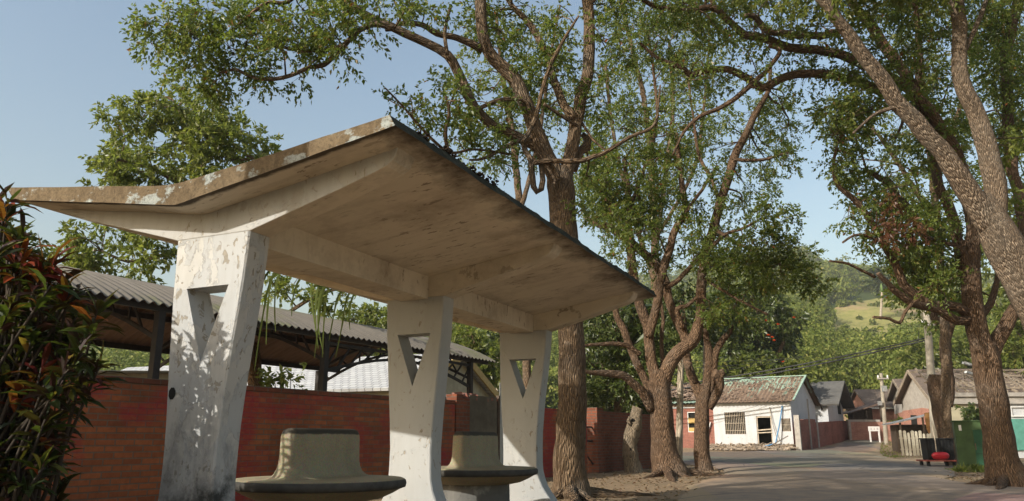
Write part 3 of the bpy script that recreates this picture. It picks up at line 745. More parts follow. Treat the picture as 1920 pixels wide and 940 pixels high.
# surface roots of the big trunk
for rx, ry, hw_ in ((1010,938,12),(1150,930,13),(1130,945,12),(1195,925,8),(1090,955,14)):
    g0 = gp(rx, ry); limbsA.append(([(1068,912,12),((1068+rx)/2,(925+ry)/2+2,10),(rx,ry+2,hw_*.55),(rx+(rx-1068)*.45,ry+9,3)], A-.05, g0.y))
blA = []
for b_ in [(285,45,26,30),(318,22,35,28),(300,80,22,22),(355,60,45,38),(352,130,42,30),(395,30,48,40),(430,90,40,40),(385,170,36,26),(420,140,40,30),(470,50,50,38),(500,15,40,22),(470,118,34,24),(540,50,44,38),(505,150,26,16),(560,100,34,26),(585,30,42,34),(625,55,38,34),(600,112,26,14),(655,20,40,26),(560,150,20,10),(495,160,18,16),(690,60,30,14),(705,10,36,20),(640,105,26,14),(760,8,34,18),(800,15,30,20),(520,90,26,20),(350,95,34,24)]:
    blA.append((*b_, random.uniform(9.2, 10.2), .62))
blA += [(*b_, random.uniform(9.3, 10.6), .42) for b_ in [(740,190,22,16),(765,200,28,18),(795,190,20,18),(830,165,34,26),(865,175,28,24),(850,215,30,22),(815,230,26,22),(880,225,34,24),(905,250,30,20),(850,260,30,18),(930,270,28,18),(775,235,22,12),(900,175,24,18)]]
blA += [(*b_, random.uniform(10.5, 12.2), .5) for b_ in [(935,20,40,26),(940,60,34,24),(905,25,36,26),(985,60,34,28),(1000,110,36,30),(960,160,36,30),(1035,40,36,30),(1040,110,30,26),(1010,170,36,24),(950,215,30,22),(1040,200,26,22),(1060,130,26,22),(1130,70,34,28),(1150,20,36,26),(1130,150,34,24),(1160,110,26,24),(1140,200,34,24),(970,310,26,16),(925,310,26,14),(1020,250,22,16),(880,60,26,18),(1110,330,26,20),(1095,390,26,20)]]
blA += fill([(480,-30),(1250,-30),(1250,-260),(640,-260)], 16, 45, 75, 9.6, 12.4, .3)
make_tree('camphor_tree', 'tall camphor tree with thick fissured trunk rising behind the shelter roof, forked high', 'tree', (bA.x, A, 0), limbsA, blA, M['bark'], M['leaf'], L=.074, hs=.77)

# tree B: many limbs, behind the hollow stump
B = 17.7
limbsB = [
 ([(1258,903,62),(1252,885,50),(1246,850,37),(1241,800,32),(1238,750,31),(1236,715,30),(1238,695,22)], B, B),
 ([(1232,722,18),(1222,680,15),(1217,640,14),(1213,608,13),(1204,588,12),(1198,560,10),(1188,520,9),(1180,440,7),(1178,360,5),(1170,300,4)], B, 18.3),
 ([(1217,632,11),(1228,590,9),(1234,555,9),(1240,520,8),(1249,490,8),(1262,440,7),(1275,415,6.5),(1285,398,6),(1281,360,5.5),(1274,310,4.5),(1268,250,3)], 17.7, 17.0),
 ([(1242,735,20),(1250,695,20),(1270,662,20),(1298,640,18),(1310,612,14),(1314,560,12),(1317,510,12),(1325,470,11),(1340,420,10),(1352,375,9.5),(1364,335,9),(1382,285,8),(1392,265,7),(1410,225,6),(1428,195,5),(1442,165,4),(1445,120,3)], B, 17.0),
 ([(1288,650,10),(1282,625,10),(1270,600,9),(1258,570,9),(1245,525,10),(1232,500,9),(1200,470,9),(1172,445,8),(1145,428,7),(1118,420,6),(1095,405,4)], 17.8, 18.6),
 ([(1220,768,11),(1206,738,10),(1185,718,9),(1168,704,8),(1140,700,6.5),(1105,698,4),(1092,694,3)], 17.6, 16.9),
 ([(1218,735,8),(1206,705,8),(1195,682,8),(1182,650,7.5),(1168,615,7),(1155,588,6),(1150,560,5)], 17.9, 18.5),
 ([(1246,540,6),(1265,530,5),(1288,508,4.5),(1318,472,4)], 17.6, 17.4), ([(1200,665,5),(1170,647,4.5),(1120,646,3.5),(1090,650,2.5)], 17.6, 17.2),
 ([(1280,615,6),(1270,580,5),(1285,575,4),(1310,555,3)], 17.7, 17.3), ([(1243,690,4),(1240,640,4),(1243,600,3.5),(1238,560,3)], 17.9, 18.2),
 ([(1340,430,4),(1370,450,3.5),(1410,470,3),(1450,490,2.5),(1470,500,2)], 17.1, 16.6), ([(1330,468,4),(1360,440,3.5),(1390,430,3),(1420,415,2)], 17., 16.6),
 ([(1350,380,4),(1330,330,3.5),(1310,290,3),(1300,220,2.5),(1290,150,2)], 17., 17.4), ([(1285,400,3.5),(1320,350,3),(1345,310,2.5)], 17., 16.6),
 ([(1180,440,4),(1150,400,4),(1135,350,3.5),(1145,300,3)], 18.2, 18.5), ([(1316,520,3),(1380,560,2.6),(1440,590,2)], 17.2, 16.8),
 ([(1375,300,3.5),(1430,300,3),(1480,285,2)], 17., 16.7), ([(1178,400,4),(1210,310,3.5),(1232,230,3),(1225,130,2.6),(1215,60,2)], 18., 18.4),
]
for rx, ry in ((1285,893),(1215,895),(1340,890),(1265,905)):
    g0 = gp(rx, ry); limbsB.append(([(1250,878,9),((1250+rx)/2,(884+ry)/2,7),(rx,ry+2,4.5),(rx+(rx-1250)*.5,ry+7,2.5)], B, g0.y))
blB = fill([(1085,250),(1180,210),(1290,240),(1350,220),(1460,180),(1495,290),(1450,340),(1400,400),(1395,480),(1330,545),(1210,500),(1120,440),(1085,350)], 62, 18, 34, 16.4, 19.2, .46)
blB += fill([(1090,380),(1230,430),(1230,300),(1100,280)], 16, 24, 36, 17.5, 19.2, .6)
blB += fill([(1400,395),(1440,370),(1525,470),(1530,535),(1490,550),(1430,515),(1395,470)], 14, 18, 28, 15.8, 17., .8)
blB += fill([(1160,20),(1330,30),(1330,200),(1180,200)], 14, 20, 34, 17, 18.6, .45)
blB += fill([(1340,470),(1460,510),(1450,560),(1330,590)], 7, 22, 32, 16.4, 17.4, .7)
make_tree('camphor_tree', 'multi limbed camphor tree behind the hollow stump, its reddish limbs spreading from a wide base', 'tree', (gp(1255,890).x, B, 0), limbsB, blB, M['bark_red'], M['leaf'], L=.08, hs=.68)

# tree C: pollarded
Cc = 20.9
limbsC = [
 ([(1320,893,40),(1318,880,31),(1316,850,26),(1315,800,24),(1317,760,23),(1320,738,22),(1321,722,14)], Cc, Cc),
 ([(1314,752,14),(1304,722,12),(1293,695,10),(1286,660,8),(1284,620,5),(1278,560,3)], Cc, 21.3),
 ([(1324,742,12),(1328,700,9),(1330,665,8.5),(1326,640,6),(1322,615,4)], Cc, 20.6),
 ([(1328,765,12),(1342,742,11),(1350,722,10),(1348,706,11),(1338,700,10)], Cc, 20.6),
 ([(1330,735,8),(1338,700,8),(1342,665,7),(1352,642,6),(1370,622,5),(1385,600,4),(1410,560,3)], Cc, 20.3),
 ([(1304,718,6),(1290,690,6),(1292,678,7)], Cc, 20.6), ([(1348,712,4),(1356,700,5),(1352,694,4)], 20.6, 20.5),
]
blC = fill([(1240,540),(1330,530),(1400,560),(1400,620),(1330,600),(1270,620)], 9, 18, 28, 19.6, 21.4, .55)
make_tree('pollarded_tree', 'pollarded tree with lopped knobby limbs in front of the white ruined house', 'tree', (gp(1318,882).x, Cc, 0), limbsC, blC, M['bark_red'], M['leaf_dark'], L=.11, hs=.56)

# tree D: right, with long arching dark limbs
Dd = 13.4
limbsD = [
 ([(1893,925,82),(1886,905,62),(1879,870,44),(1872,820,38),(1863,770,36),(1855,720,35),(1848,675,36),(1840,645,30)], Dd, Dd),
 ([(1846,672,26),(1833,620,27),(1824,570,26),(1819,520,25),(1817,475,25),(1816,452,22)], Dd, 13.2),
 ([(1852,690,20),(1868,645,20),(1884,612,18),(1902,580,16),(1930,540,15),(1965,480,13),(1985,400,10)], Dd, 13.6),
 ([(1816,480,18),(1832,440,15),(1838,410,14),(1826,366,13),(1795,290,13),(1762,235,13),(1742,205,12),(1705,170,11),(1668,145,10),(1633,128,10),(1569,100,9.5),(1518,94,9),(1480,90,8.5),(1450,77,8),(1422,70,8),(1395,66,7.5),(1378,51,6),(1356,30,6),(1335,14,6),(1280,21,5),(1220,9,4.5),(1195,-8,4)], 13.2, 11.5),
 ([(1818,475,18),(1826,430,16),(1815,375,15),(1790,315,14),(1767,275,13),(1727,230,12),(1690,195,11),(1654,174,10),(1612,157,9.5),(1557,140,9),(1510,138,8.5),(1467,147,8),(1440,160,8),(1427,164,7.5),(1403,148,7),(1365,132,6.5),(1327,131,6),(1293,141,5.5),(1278,126,5),(1235,110,3.5),(1200,80,2.5)], 13.2, 11.7),
 ([(1800,330,12),(1765,270,14),(1730,200,14),(1690,130,12),(1656,82,12),(1629,43,11),(1605,18,9),(1592,-20,8),(1575,-90,5)], 13.0, 12.6),
 ([(1590,60,3),(1560,62,7),(1540,68,7),(1500,66,7),(1462,63,6.5),(1440,60,6),(1425,42,6),(1412,30,5.5),(1398,30,4.5)], 12.2, 11.7),
 ([(1812,590,12),(1798,578,11),(1769,572,10.5),(1740,569,10.5),(1716,552,10),(1693,531,9),(1679,495,7.5),(1657,459,6.5),(1625,405,6),(1599,372,5.5),(1575,352,4.5),(1565,335,4),(1564,300,3.2),(1572,265,2.2)], 13.3, 12.4),
 ([(1815,600,11),(1790,601,10),(1762,583,9),(1740,576,8),(1711,569,7.5),(1682,550,6.5),(1665,532,5.5),(1652,520,5),(1646,512,4)], 13.3, 12.6),
 ([(1711,569,3.5),(1698,584,3.2),(1687,606,3.2),(1668,598,3),(1655,596,2.8),(1637,595,2.6)], 12.8, 12.6),
 ([(1810,520,14),(1797,468,14),(1789,420,13),(1776,380,12),(1765,360,11),(1752,310,8),(1745,250,5)], 13.3, 13.8),
 ([(1740,445,5),(1724,425,6),(1711,401,8),(1697,383,8),(1683,372,8),(1670,345,7),(1650,334,6),(1625,320,4)], 14., 13.4),
 ([(1831,600,8),(1850,580,7),(1864,550,6),(1872,500,4)], 13.5, 13.9), ([(1815,505,8),(1805,470,5),(1770,455,3.5),(1720,440,2.5)], 13.2, 12.9),
 ([(1718,175,6),(1724,130,6),(1722,85,6),(1719,34,5),(1712,-20,4)], 12.9, 12.8), ([(1705,170,4),(1695,220,3),(1680,260,2)], 12.8, 12.8),
 ([(1925,520,14),(1915,400,13),(1900,320,13),(1890,220,12.5),(1887,150,12),(1886,119,12),(1893,68,11),(1910,0,10),(1920,-60,8)], 14.4, 14.8),
 ([(1440,85,5),(1462,95,4.5),(1440,130,4.5),(1420,150,5),(1386,179,5),(1350,203,4.2),(1322,213,4),(1300,228,3.6),(1280,251,3),(1262,290,2)], 11.8, 11.2),
 ([(1640,520,3),(1590,495,2.5),(1555,490,2)], 12.6, 12.3), ([(1656,455,3),(1610,440,2.5),(1580,455,2)], 12.6, 12.3), ([(1680,480,3),(1710,450,3),(1760,400,2)], 12.7, 13.),
]
for rx, ry in ((1840,918),(1935,915),(1870,935),(1800,912)):
    g0 = gp(rx, ry); limbsD.append(([(1882,893,10),((1882+rx)/2,(900+ry)/2,8),(rx,ry+2,5),(rx+(rx-1882)*.5,ry+8,2.5)], Dd, g0.y))
blD = fill([(1195,10),(1330,0),(1500,0),(1720,0),(1760,120),(1700,200),(1630,215),(1560,130),(1500,160),(1440,145),(1330,165),(1250,140)], 50, 18, 36, 11.2, 12.8, .42)
blD += fill([(1680,0),(1780,0),(1800,200),(1790,350),(1720,300),(1690,180)], 18, 22, 36, 12.6, 13.8, .42)
blD += fill([(1545,200),(1600,190),(1640,250),(1680,300),(1770,390),(1790,560),(1720,550),(1675,495),(1610,440),(1565,425),(1552,380),(1580,330),(1525,260)], 40, 18, 34, 12.2, 14.2, .45)
blD += fill([(1650,400),(1780,400),(1790,560),(1700,560)], 12, 22, 36, 13.4, 14.6, .7)
blD += [(1575,200,30,22,12.4,.5),(1600,240,28,22,12.4,.5),(1580,300,30,20,12.4,.4),(1475,215,14,20,11.8,.3)]
blD += fill([(1790,20),(1920,0),(1920,300),(1880,330),(1860,120)], 18, 24, 40, 13.6, 15, .5)
blD += fill([(1250,-20),(1900,-20),(1900,-250),(1300,-200)], 30, 50, 80, 11.5, 14.5, .4)
make_tree('camphor_tree', 'dark limbed camphor tree beside the green cabinet, sending long arching limbs to the left', 'tree', (gp(1885,908).x, Dd, 0), limbsD, blD, M['bark_red'], M['leaf'], L=.072, hs=.70)
tr = [o for o in bpy.data.objects if o.name.startswith('camphor_tree')][-1]
# withered clusters in that tree
V, Fc = [], []; off = 0
for px, py, rr in ((1663,415,22),(1655,440,18),(1715,430,14),(1700,425,16),(1670,385,14)):
    c = np.array(pt(px, py, 12.2)); k = scl(Vector(c)); Cn = c+rng.normal(size=(13, 3))*rr*k*.5
    a, f = sprigs(Cn, rng.normal(size=(13, 3))-np.array([0, 0, .6]), 9, .2, .09, .5); V.append(a); Fc.append(f+off); off += len(a)
np_mesh('withered_leaves', np.vstack(V), np.vstack(Fc), M['leaf_red'], tr, off=(gp(1885,908).x, Dd, 0))

# tree E: pale leaning giant at the right edge
Ee = 10.6
limbsE = [
 ([(2150,960,90),(2100,880,66),(2035,770,58),(1985,670,56),(1948,590,55),(1918,530,55),(1893,480,55),(1870,435,50),(1852,402,42),(1836,372,34)], Ee, Ee),
 ([(1855,430,32),(1832,385,34),(1800,335,32),(1770,290,28),(1740,258,26),(1715,230,25),(1690,198,23),(1655,152,22),(1625,112,20),(1600,78,19),(1570,38,17),(1545,5,16),(1520,-35,15),(1480,-100,12),(1440,-180,8)], Ee, 9.8),
 ([(1866,460,30),(1868,400,31),(1864,345,30),(1852,285,28),(1838,235,26),(1818,190,24),(1802,150,22),(1797,100,21),(1799,50,20),(1795,0,19),(1790,-70,16),(1800,-160,11)], Ee, 10.6),
 ([(1810,92,5),(1820,72,5),(1836,36,4.5),(1852,-5,4)], 10.6, 10.6), ([(1690,198,5),(1640,215,3),(1600,250,2)], 10.3, 10.1),
]
blE = fill([(1420,-20),(1800,-20),(1850,-240),(1400,-220)], 18, 50, 80, 9.5, 11., .4)
blE += fill([(1800,-20),(2150,-20),(2150,-220),(1800,-240)], 12, 50, 80, 10., 11.5, .4)
blE += fill([(1870,230),(1920,230),(1925,420),(1890,400)], 6, 16, 26, 10.8, 11.4, .45)
make_tree('leaning_tree', 'pale barked tree leaning in from the right edge, forking into two bright stems', 'tree', (pt(2140,925,Ee).x, Ee, 0), limbsE, blE, M['bark_pale'], M['leaf_bright'], L=.10, hs=.63)

# tree F: broken trunk behind the cabinet
Ff = 24.0
limbsF = [
 ([(1796,892,38),(1790,872,26),(1780,845,22),(1772,812,21),(1765,780,22),(1760,752,22),(1757,730,24),(1755,712,22),(1754,703,17)], Ff, Ff),
 ([(1772,760,20),(1778,720,17),(1775,690,14),(1772,660,13),(1775,625,12),(1782,602,11),(1788,590,9)], Ff, 23.6),
 ([(1776,622,7),(1762,606,8),(1752,596,8),(1750,583,7),(1755,572,6)], 23.7, 23.5),
]
make_tree('broken_tree', 'leaning broken trunk with a bulging torn collar behind the hand cart', 'tree', (gp(1792,878).x, Ff, 0), limbsF, fill([(1720,560),(1800,560),(1800,610),(1730,600)], 5, 18, 28, 23.2, 24.4, .6), M['bark_red'], M['leaf'], L=.12, hs=.68)

# left tree over the carport
Lx = 16.5
limbsL = [
 ([(482,850,20),(480,760,14),(478,700,13),(470,620,12),(455,540,11),(430,460,10),(400,380,9),(375,320,8),(350,260,6),(335,200,4)], Lx, Lx),
 ([(430,460,7),(360,470,6),(300,480,4),(240,490,3),(190,470,2)], Lx, 15.6), ([(400,380,6),(330,340,5),(270,310,3.5),(220,300,2)], Lx, 15.8),
 ([(375,320,5),(400,280,4),(430,250,2.5)], Lx, 16.2), ([(470,640,5),(550,580,4),(620,545,3.5),(690,535,2.5)], Lx, 15.2), ([(440,300,2.5),(475,297,3),(455,291,2)], 16.2, 16.2),
]
blL = fill([(270,180),(340,165),(400,190),(450,240),(470,270),(440,310),(400,330),(330,345),(230,350),(170,335),(215,290),(215,210)], 34, 22, 38, 15.4, 17.4, .85)
blL += fill([(120,445),(200,430),(310,440),(335,460),(320,500),(270,520),(150,500)], 14, 20, 34, 15, 16.4, .75)
blL += fill([(500,520),(720,530),(720,560),(500,560)], 8, 18, 28, 14.6, 15.6, .6) + [(200,350,28,16,15.6,.6),(250,200,24,18,16,.7),(380,180,24,16,16.2,.6)]
make_tree('broadleaf_tree', 'bushy light green tree standing beyond the carport, left of the shelter', 'tree', (pt(480,850,Lx).x, Lx, 0), limbsL, blL, M['bark'], M['leaf_bright'], L=.125, dens=.95)
make_tree('broadleaf_tree', 'small dark tree top at the far left beyond the carport, behind the croton', 'tree', (pt(-60,860,17).x, 17, 0), [([(-60,870,14),(-50,760,10),(-20,620,8),(10,500,5)], 17, 17)],
          [(20,470,40,24,17,1.),(60,480,28,20,17,.9),(-20,500,50,40,17,1.),(40,440,26,16,17,.7),(-60,440,50,40,17,1.)], M['bark'], M['leaf_dark'], L=.12)
make_tree('mango_tree', 'rounded green tree beyond the tiled house, left of the second pillar', 'tree', (pt(690,800,34).x, 34, 0), [([(690,830,6),(688,720,5),(690,640,3)], 34, 34)],
          fill([(610,600),(690,580),(730,600),(735,660),(620,650)], 12, 18, 28, 33, 35, 1.1), M['bark'], M['leaf_bright'], L=.22, slen=.4)
make_tree('mango_tree', 'leafy shade tree between the second and third pillars, beyond the broken wall', 'tree', (pt(900,800,32).x, 32, 0), [([(905,830,6),(900,720,5),(890,640,3)], 32, 32)],
          fill([(840,610),(925,630),(935,720),(880,690),(845,660)], 14, 18, 28, 31, 34, 1.), M['bark'], M['leaf_bright'], L=.22, slen=.4)
make_tree('mango_tree', 'dark leafy tree behind the brick wall between the thick trunk and the multi limbed tree', 'tree', (pt(1150,880,24).x, 24, 0),
          [([(1165,885,7),(1158,780,6),(1172,735,6),(1168,690,5),(1160,640,3)], 24, 24), ([(1158,780,6),(1150,740,5),(1130,700,3)], 24, 24)],
          fill([(1085,560),(1240,560),(1240,700),(1215,760),(1180,775),(1095,760)], 26, 24, 36, 22.5, 26, .95), M['bark'], M['leaf_dark'], L=.15, slen=.3)
ft = make_tree('tulip_tree', 'dark dense tree dotted with orange blossoms in front of the hill', 'tree', (pt(1420,830,52).x, 52, gz(52)),
          [([(1415,832,6),(1412,760,8),(1418,690,7),(1420,600,4)], 52, 52), ([(1416,720,5),(1450,680,4),(1470,640,3)], 52, 51.6), ([(1416,700,5),(1380,660,4),(1360,640,3)], 52, 52)],
          fill([(1340,570),(1400,535),(1450,540),(1482,590),(1484,670),(1440,695),(1370,680),(1335,640)], 30, 20, 34, 49.6, 54.4, 1.), M['bark'], M['leaf_dark'], L=.32, slen=.6)
for px, py in ((1436,603),(1489,597),(1459,610),(1448,634),(1441,630),(1468,680),(1452,640)):
    c = pt(px, py, 49.2); mb = MB()
    for k in range(9):
        a = k*2.4; d = Vector((math.cos(a)*.7, math.sin(a)*.7, .35+.3*(k % 2))); s_ = d.cross(Vector((0, 0, 1))).normalized()*.09
        mb.add([c, c+d*.12+s_*.7, c+d*.18, c+d*.12-s_*.7], [(0, 1, 2, 3)])
    mb.build('blossom', M['flower'], ft, off=ft.location)
make_tree('leafy_tree', 'sunlit green tree rising behind the white ruined house', 'tree', (pt(1400,850,50).x, 50, gz(50)), [([(1400,832,5),(1400,760,4),(1400,720,3)], 50, 50)],
          fill([(1340,690),(1430,680),(1500,700),(1512,728),(1430,735),(1340,730)], 22, 16, 24, 48.5, 51, 1.15), M['bark'], M['leaf_bright'], L=.38, slen=.6)
for lab, px, Y, poly in (('bright green tree behind the right trunks, left of the leaning stem', 1800, 62, [(1715,660),(1830,620),(1835,700),(1780,725),(1705,705)]),
                         ('bright green foliage tree at the right edge behind the leaning stem', 1935, 46, [(1860,430),(1940,420),(1960,690),(1880,700),(1850,600)])):
    make_tree('leafy_tree', lab, 'tree', (pt(px, 840, Y).x, Y, gz(Y)), [([(px,842,5),(px-3,760,6),(px,650,4)], Y, Y)], fill(poly, 20, 24, 36, Y-1.5, Y+1.5, .9), M['bark'], M['leaf_bright'], L=.0062*Y, slen=.012*Y)

# taller trees further back whose fine pale foliage fills the gaps
for lab, px, Y, stems, poly, n, de in (
  ('slim tall tree beyond the forked camphor, its thin pale foliage seen between the forks', 985, 25, [[(990,850,9),(985,600,8),(975,400,7),(960,250,6),(940,120,4),(930,20,3)],[(975,400,5),(1010,260,4),(1030,120,3),(1050,10,2)]], [(830,190),(900,60),(1000,10),(1080,40),(1090,200),(1030,310),(930,320),(850,280)], 46, .22),
  ('slim tall tree with several thin upright stems right of the forked camphor', 1222, 26, [[(1222,870,9),(1225,650,8),(1228,480,7),(1222,330,6),(1210,200,5),(1185,90,4),(1165,5,3)],[(1228,480,5),(1248,330,4.5),(1262,200,4),(1255,80,3)],[(1225,520,5),(1180,380,4),(1150,250,3.5),(1135,120,3)],[(1228,450,4),(1300,320,3.5),(1320,200,3),(1330,80,2)]], [(1085,330),(1110,100),(1160,0),(1340,0),(1350,200),(1300,330),(1200,400),(1110,420)], 60, .24),
  ('light green tree beyond the arching limbs at the right', 1700, 23, [[(1775,860,9),(1772,640,8),(1760,450,7),(1745,300,6),(1730,150,4),(1720,30,3)],[(1760,430,5),(1680,300,4),(1620,220,3),(1590,190,2)],[(1752,350,5),(1800,200,4),(1830,80,3)]], [(1545,190),(1600,170),(1650,260),(1680,120),(1660,0),(1790,0),(1840,120),(1830,330),(1740,400),(1640,400),(1560,330)], 62, .32),
  ('light green tree in the upper right corner behind the bright upright stem', 1890, 21, [[(2010,860,9),(1985,640,8),(1940,450,7),(1890,300,6),(1885,150,4),(1880,30,3)]], [(1840,20),(1920,0),(1960,200),(1920,430),(1880,420),(1860,250)], 26, .42)):
    make_tree('slim_tree', lab, 'tree', (pt(px, 850, Y).x, Y, 0), [(P, Y, Y+random.uniform(-.5, .8)) for P in stems], fill(poly, n, 18, 32, Y-1.5, Y+1.8, de), M['bark'], M['leaf_bright'], L=.11, slen=.3)

# hollow pale stump
stp = thing('hollow_stump', 'pale hollow dead tree stump leaning beside the wide based tree', 'stump', (gp(1183,880).x, 19.6, 0))
mb = MB(); q = []
for px, py, h in ((1188,892,22),(1186,880,17),(1182,858,14),(1180,836,13),(1184,815,14),(1190,795,13),(1193,775,10),(1196,765,11)):
    p = pt(px, py, 19.6); q.append((p.x, p.y, p.z, h*scl(p)))
q = spline(q, .06); mb.tube([w[:3] for w in q], [w[3]*(1+.12*mnoise.noise((i*.5, 1, 1))) for i, w in enumerate(q)], 18, rough=.3); p = pt(1188,805,19.6)
mb.tube([pt(1186,800,19.5), pt(1178,790,19.45), pt(1180,782,19.4)], [.07, .06, .03], 9, rough=.3)
mb.build('dead_trunk', M['bark_dead'], stp, off=stp.location, smooth=True, uv=True)
for px, py, r in ((1184,842,.07),(1190,806,.06),(1192,788,.05)):
    p = pt(px, py, 19.6); mb = MB(); n = 9; k = scl(p)
    c = Vector((p.x-.10, p.y-.155, p.z)); mb.tube([c, c+Vector((.08, .10, 0))], [r*.9, r*.5], 9, rough=.35); mb.build('rot_hole', M['black'], stp, off=stp.location, smooth=True)

# palms
def palm(label, px, ybase, ytop, Y, hwb, hwt, nf, fl, leaves, shaft=True, z0=0., group=None, nl=26):
    b0 = pt(px, ybase, Y); b0.z = z0; t = thing('palm_tree', label, 'palm', b0, 0, group); k = scl(b0)
    top = pt(px+4, ytop, Y); mb = MB(); mb.tube([b0+(top-b0)*(i/8) for i in range(9)], [k*(hwb+(hwt-hwb)*i/8) for i in range(9)], 12, rough=.03)
    mb.build('trunk', M['bark_palm'], t, off=b0, smooth=True, uv=True)
    if shaft: mb = MB(); mb.tube([top-Vector((0, 0, .02)), top+Vector((0, 0, fl*.2)), top+Vector((0, 0, fl*.34))], [k*hwt*1.15, k*hwt*1.2, k*hwt*.4], 10); mb.build('crownshaft', M['palm_green'], t, off=b0, smooth=True)
    top = top+Vector((0, 0, fl*.3 if shaft else 0))
    for f in range(nf):
        a = f*2.399+.3; el = random.uniform(.1, 1.25); mb = MB(); P = []; d0 = Vector((math.cos(a)*math.cos(el), math.sin(a)*math.cos(el), math.sin(el)))
        p = top.copy(); d = d0.copy()
        for i in range(11): P.append(p.copy()); p = p+d*(fl/10); d = (d+Vector((0, 0, -.17))).normalized()
        mb.tube(P, [.03*fl*.4*(1-i/11)+.003 for i in range(11)], 4)
        V, Fc = [], []
        for s in (-1, 1):
            tt = np.linspace(.12, .98, nl); base = np.array([P[int(x*10)]*(1-(x*10) % 1)+P[min(10, int(x*10)+1)]*((x*10) % 1) for x in tt])
            ax = (P[6]-P[3]).normalized(); sd_ = np.array(ax.cross(Vector((0, 0, 1))).normalized())*s
            dd = sd_[None]*.8+np.array(ax)[None]*.55+rng.normal(size=(nl, 3))*.1; dd[:, 2] -= .35
            V_, F_ = leaf_arrays(base, dd, fl*.3*np.sin(np.pi*np.clip(tt, .1, .93))**.5, np.full(nl, fl*.013)); mb.add([tuple(v) for v in V_], [tuple(x) for x in F_])
        mb.build('frond', leaves, t, off=b0)
palm('slender palm with a green crownshaft between the two brown trunks', 1273, 880, 640, 23, 7, 5.5, 11, 1.9, M['leaf_palm'])
palm('short palm with drooping fronds behind the pollarded tree', 1320, 870, 625, 26.5, 6, 5, 14, 1.7, M['leaf_palm'], False)
palm('royal palm with a pale trunk standing on the hillside', 1540, 700, 662, 118, 3.2, 2.6, 12, 4.2, M['leaf_palm'], True, 10.0)
palm('royal palm with a fuller head among trees above the pale grass', 1650, 590, 548, 190, 2.4, 2., 14, 7, M['leaf_palm'], True, 30.)
palm('palm tree seen between the second and third pillars', 930, 830, 655, 40, 3, 2.5, 13, 2.2, M['leaf_palm'], False, gz(40))

# ------------------------------------------------------------------ croton at the left
cr0 = Vector((-2.75, 3.95, 0))
cr = thing('croton_shrub', 'big croton shrub with dark red and green strap leaves at the left edge', 'shrub', cr0)
mb = MB(); V, Fc = [], []; off = 0; heads = []; RV, RF_ = [], []; roff = 0; reds = [pt(a, b, 3.88) for a, b in ((28,492),(45,470),(82,503),(100,485),(12,378),(130,532),(60,722),(78,690))]
for b_ in fill([(-30,375),(8,365),(28,420),(35,475),(95,510),(150,555),(145,620),(175,690),(165,730),(130,760),(110,840),(60,905),(-10,940)], 74, 10, 12, 3.75, 4.35): heads.append(pt(b_[0], b_[1], b_[4]))
for px, py in ((15,372),(40,440),(150,535),(185,575),(185,690),(120,520),(160,640),(30,500),(75,500)): heads.append(pt(px, py, 3.9))
for _ in range(120):
    heads.append(Vector((random.uniform(-4.3, -2.85), random.uniform(3.1, 4.5), random.uniform(.4, 1.4))))
for _ in range(46): heads.append(Vector((random.uniform(-3.0, -2.45), random.uniform(3.75, 4.35), random.uniform(.3, 1.45))))
heads += reds
for h in heads:
    red = h in reds
    g_ = cr0+Vector(((h.x-cr0.x)*.35+random.gauss(0, .12), (h.y-cr0.y)*.35+random.gauss(0, .12), 0)); mid = g_+(h-g_)*.55+Vector((random.gauss(0, .05), random.gauss(0, .05), .05)); mid.x += (g_.x-h.x)*.15
    q = spline([tuple(g_)+(.014,), tuple(mid)+(.010,), tuple(h)+(.006,)], .1); mb.tube([w[:3] for w in q], [w[3] for w in q], 5)
    ax = np.array((h-mid).normalized()); n = random.randint(12, 20); up = np.tile(ax, (n, 1))
    sd_ = rng.normal(size=(n, 3)); sd_ -= up*(sd_*up).sum(1, keepdims=True); sd_ /= np.linalg.norm(sd_, axis=1, keepdims=True)
    base = np.array(h)-up*rng.uniform(0, .16, (n, 1)); w = rng.uniform(.25, 1.1, (n, 1)); dd = up*(1.1-w)+sd_*w; dd[:, 2] += .1
    L = rng.uniform(.10, .20, n); Wd = rng.uniform(.011, .021, n)
    d1 = dd/np.linalg.norm(dd, axis=1, keepdims=True); d2 = d1.copy(); d2[:, 2] -= .75; d2 /= np.linalg.norm(d2, axis=1, keepdims=True)
    s_ = np.cross(d1, np.array([0, 0, 1.])+rng.normal(size=(n, 3))*.4); s_ /= np.linalg.norm(s_, axis=1, keepdims=True); nn = np.cross(s_, d1)
    L_ = L[:, None]; W_ = Wd[:, None]; m1 = base+d1*L_*.35; m2 = base+d1*L_*.55+d2*L_*.2; tp = base+d1*L_*.6+d2*L_*.45
    if red: L_ = L_*.5
    V_a = (np.stack([base, m1+s_*W_+nn*.006, m2+s_*W_*.95+nn*.006, tp, m2-s_*W_*.95+nn*.006, m1-s_*W_+nn*.006, m1, m2], 1).reshape(-1, 3))
    i = (roff if red else off)+np.arange(n)*8
    F_a = (np.concatenate([np.stack([i, i+6, i+1], 1), np.stack([i, i+5, i+6], 1), np.stack([i+6, i+7, i+2], 1), np.stack([i+6, i+2, i+1], 1), np.stack([i+5, i+4, i+7], 1), np.stack([i+5, i+7, i+6], 1), np.stack([i+7, i+3, i+2], 1), np.stack([i+4, i+3, i+7], 1)]))
    if red: RV.append(V_a); RF_.append(F_a); roff += n*8
    else: V.append(V_a); Fc.append(F_a); off += n*8
mb.build('stems', M['croton_stem'], cr, off=cr0, smooth=True, uv=True)
np_mesh('foliage', np.vstack(V), np.vstack(Fc), M['leaf_croton'], cr, off=cr0)
tag(np_mesh('red_foliage', np.vstack(RV), np.vstack(RF_), M['leaf_croton_red'], cr, off=cr0), 'young bright red croton leaves')

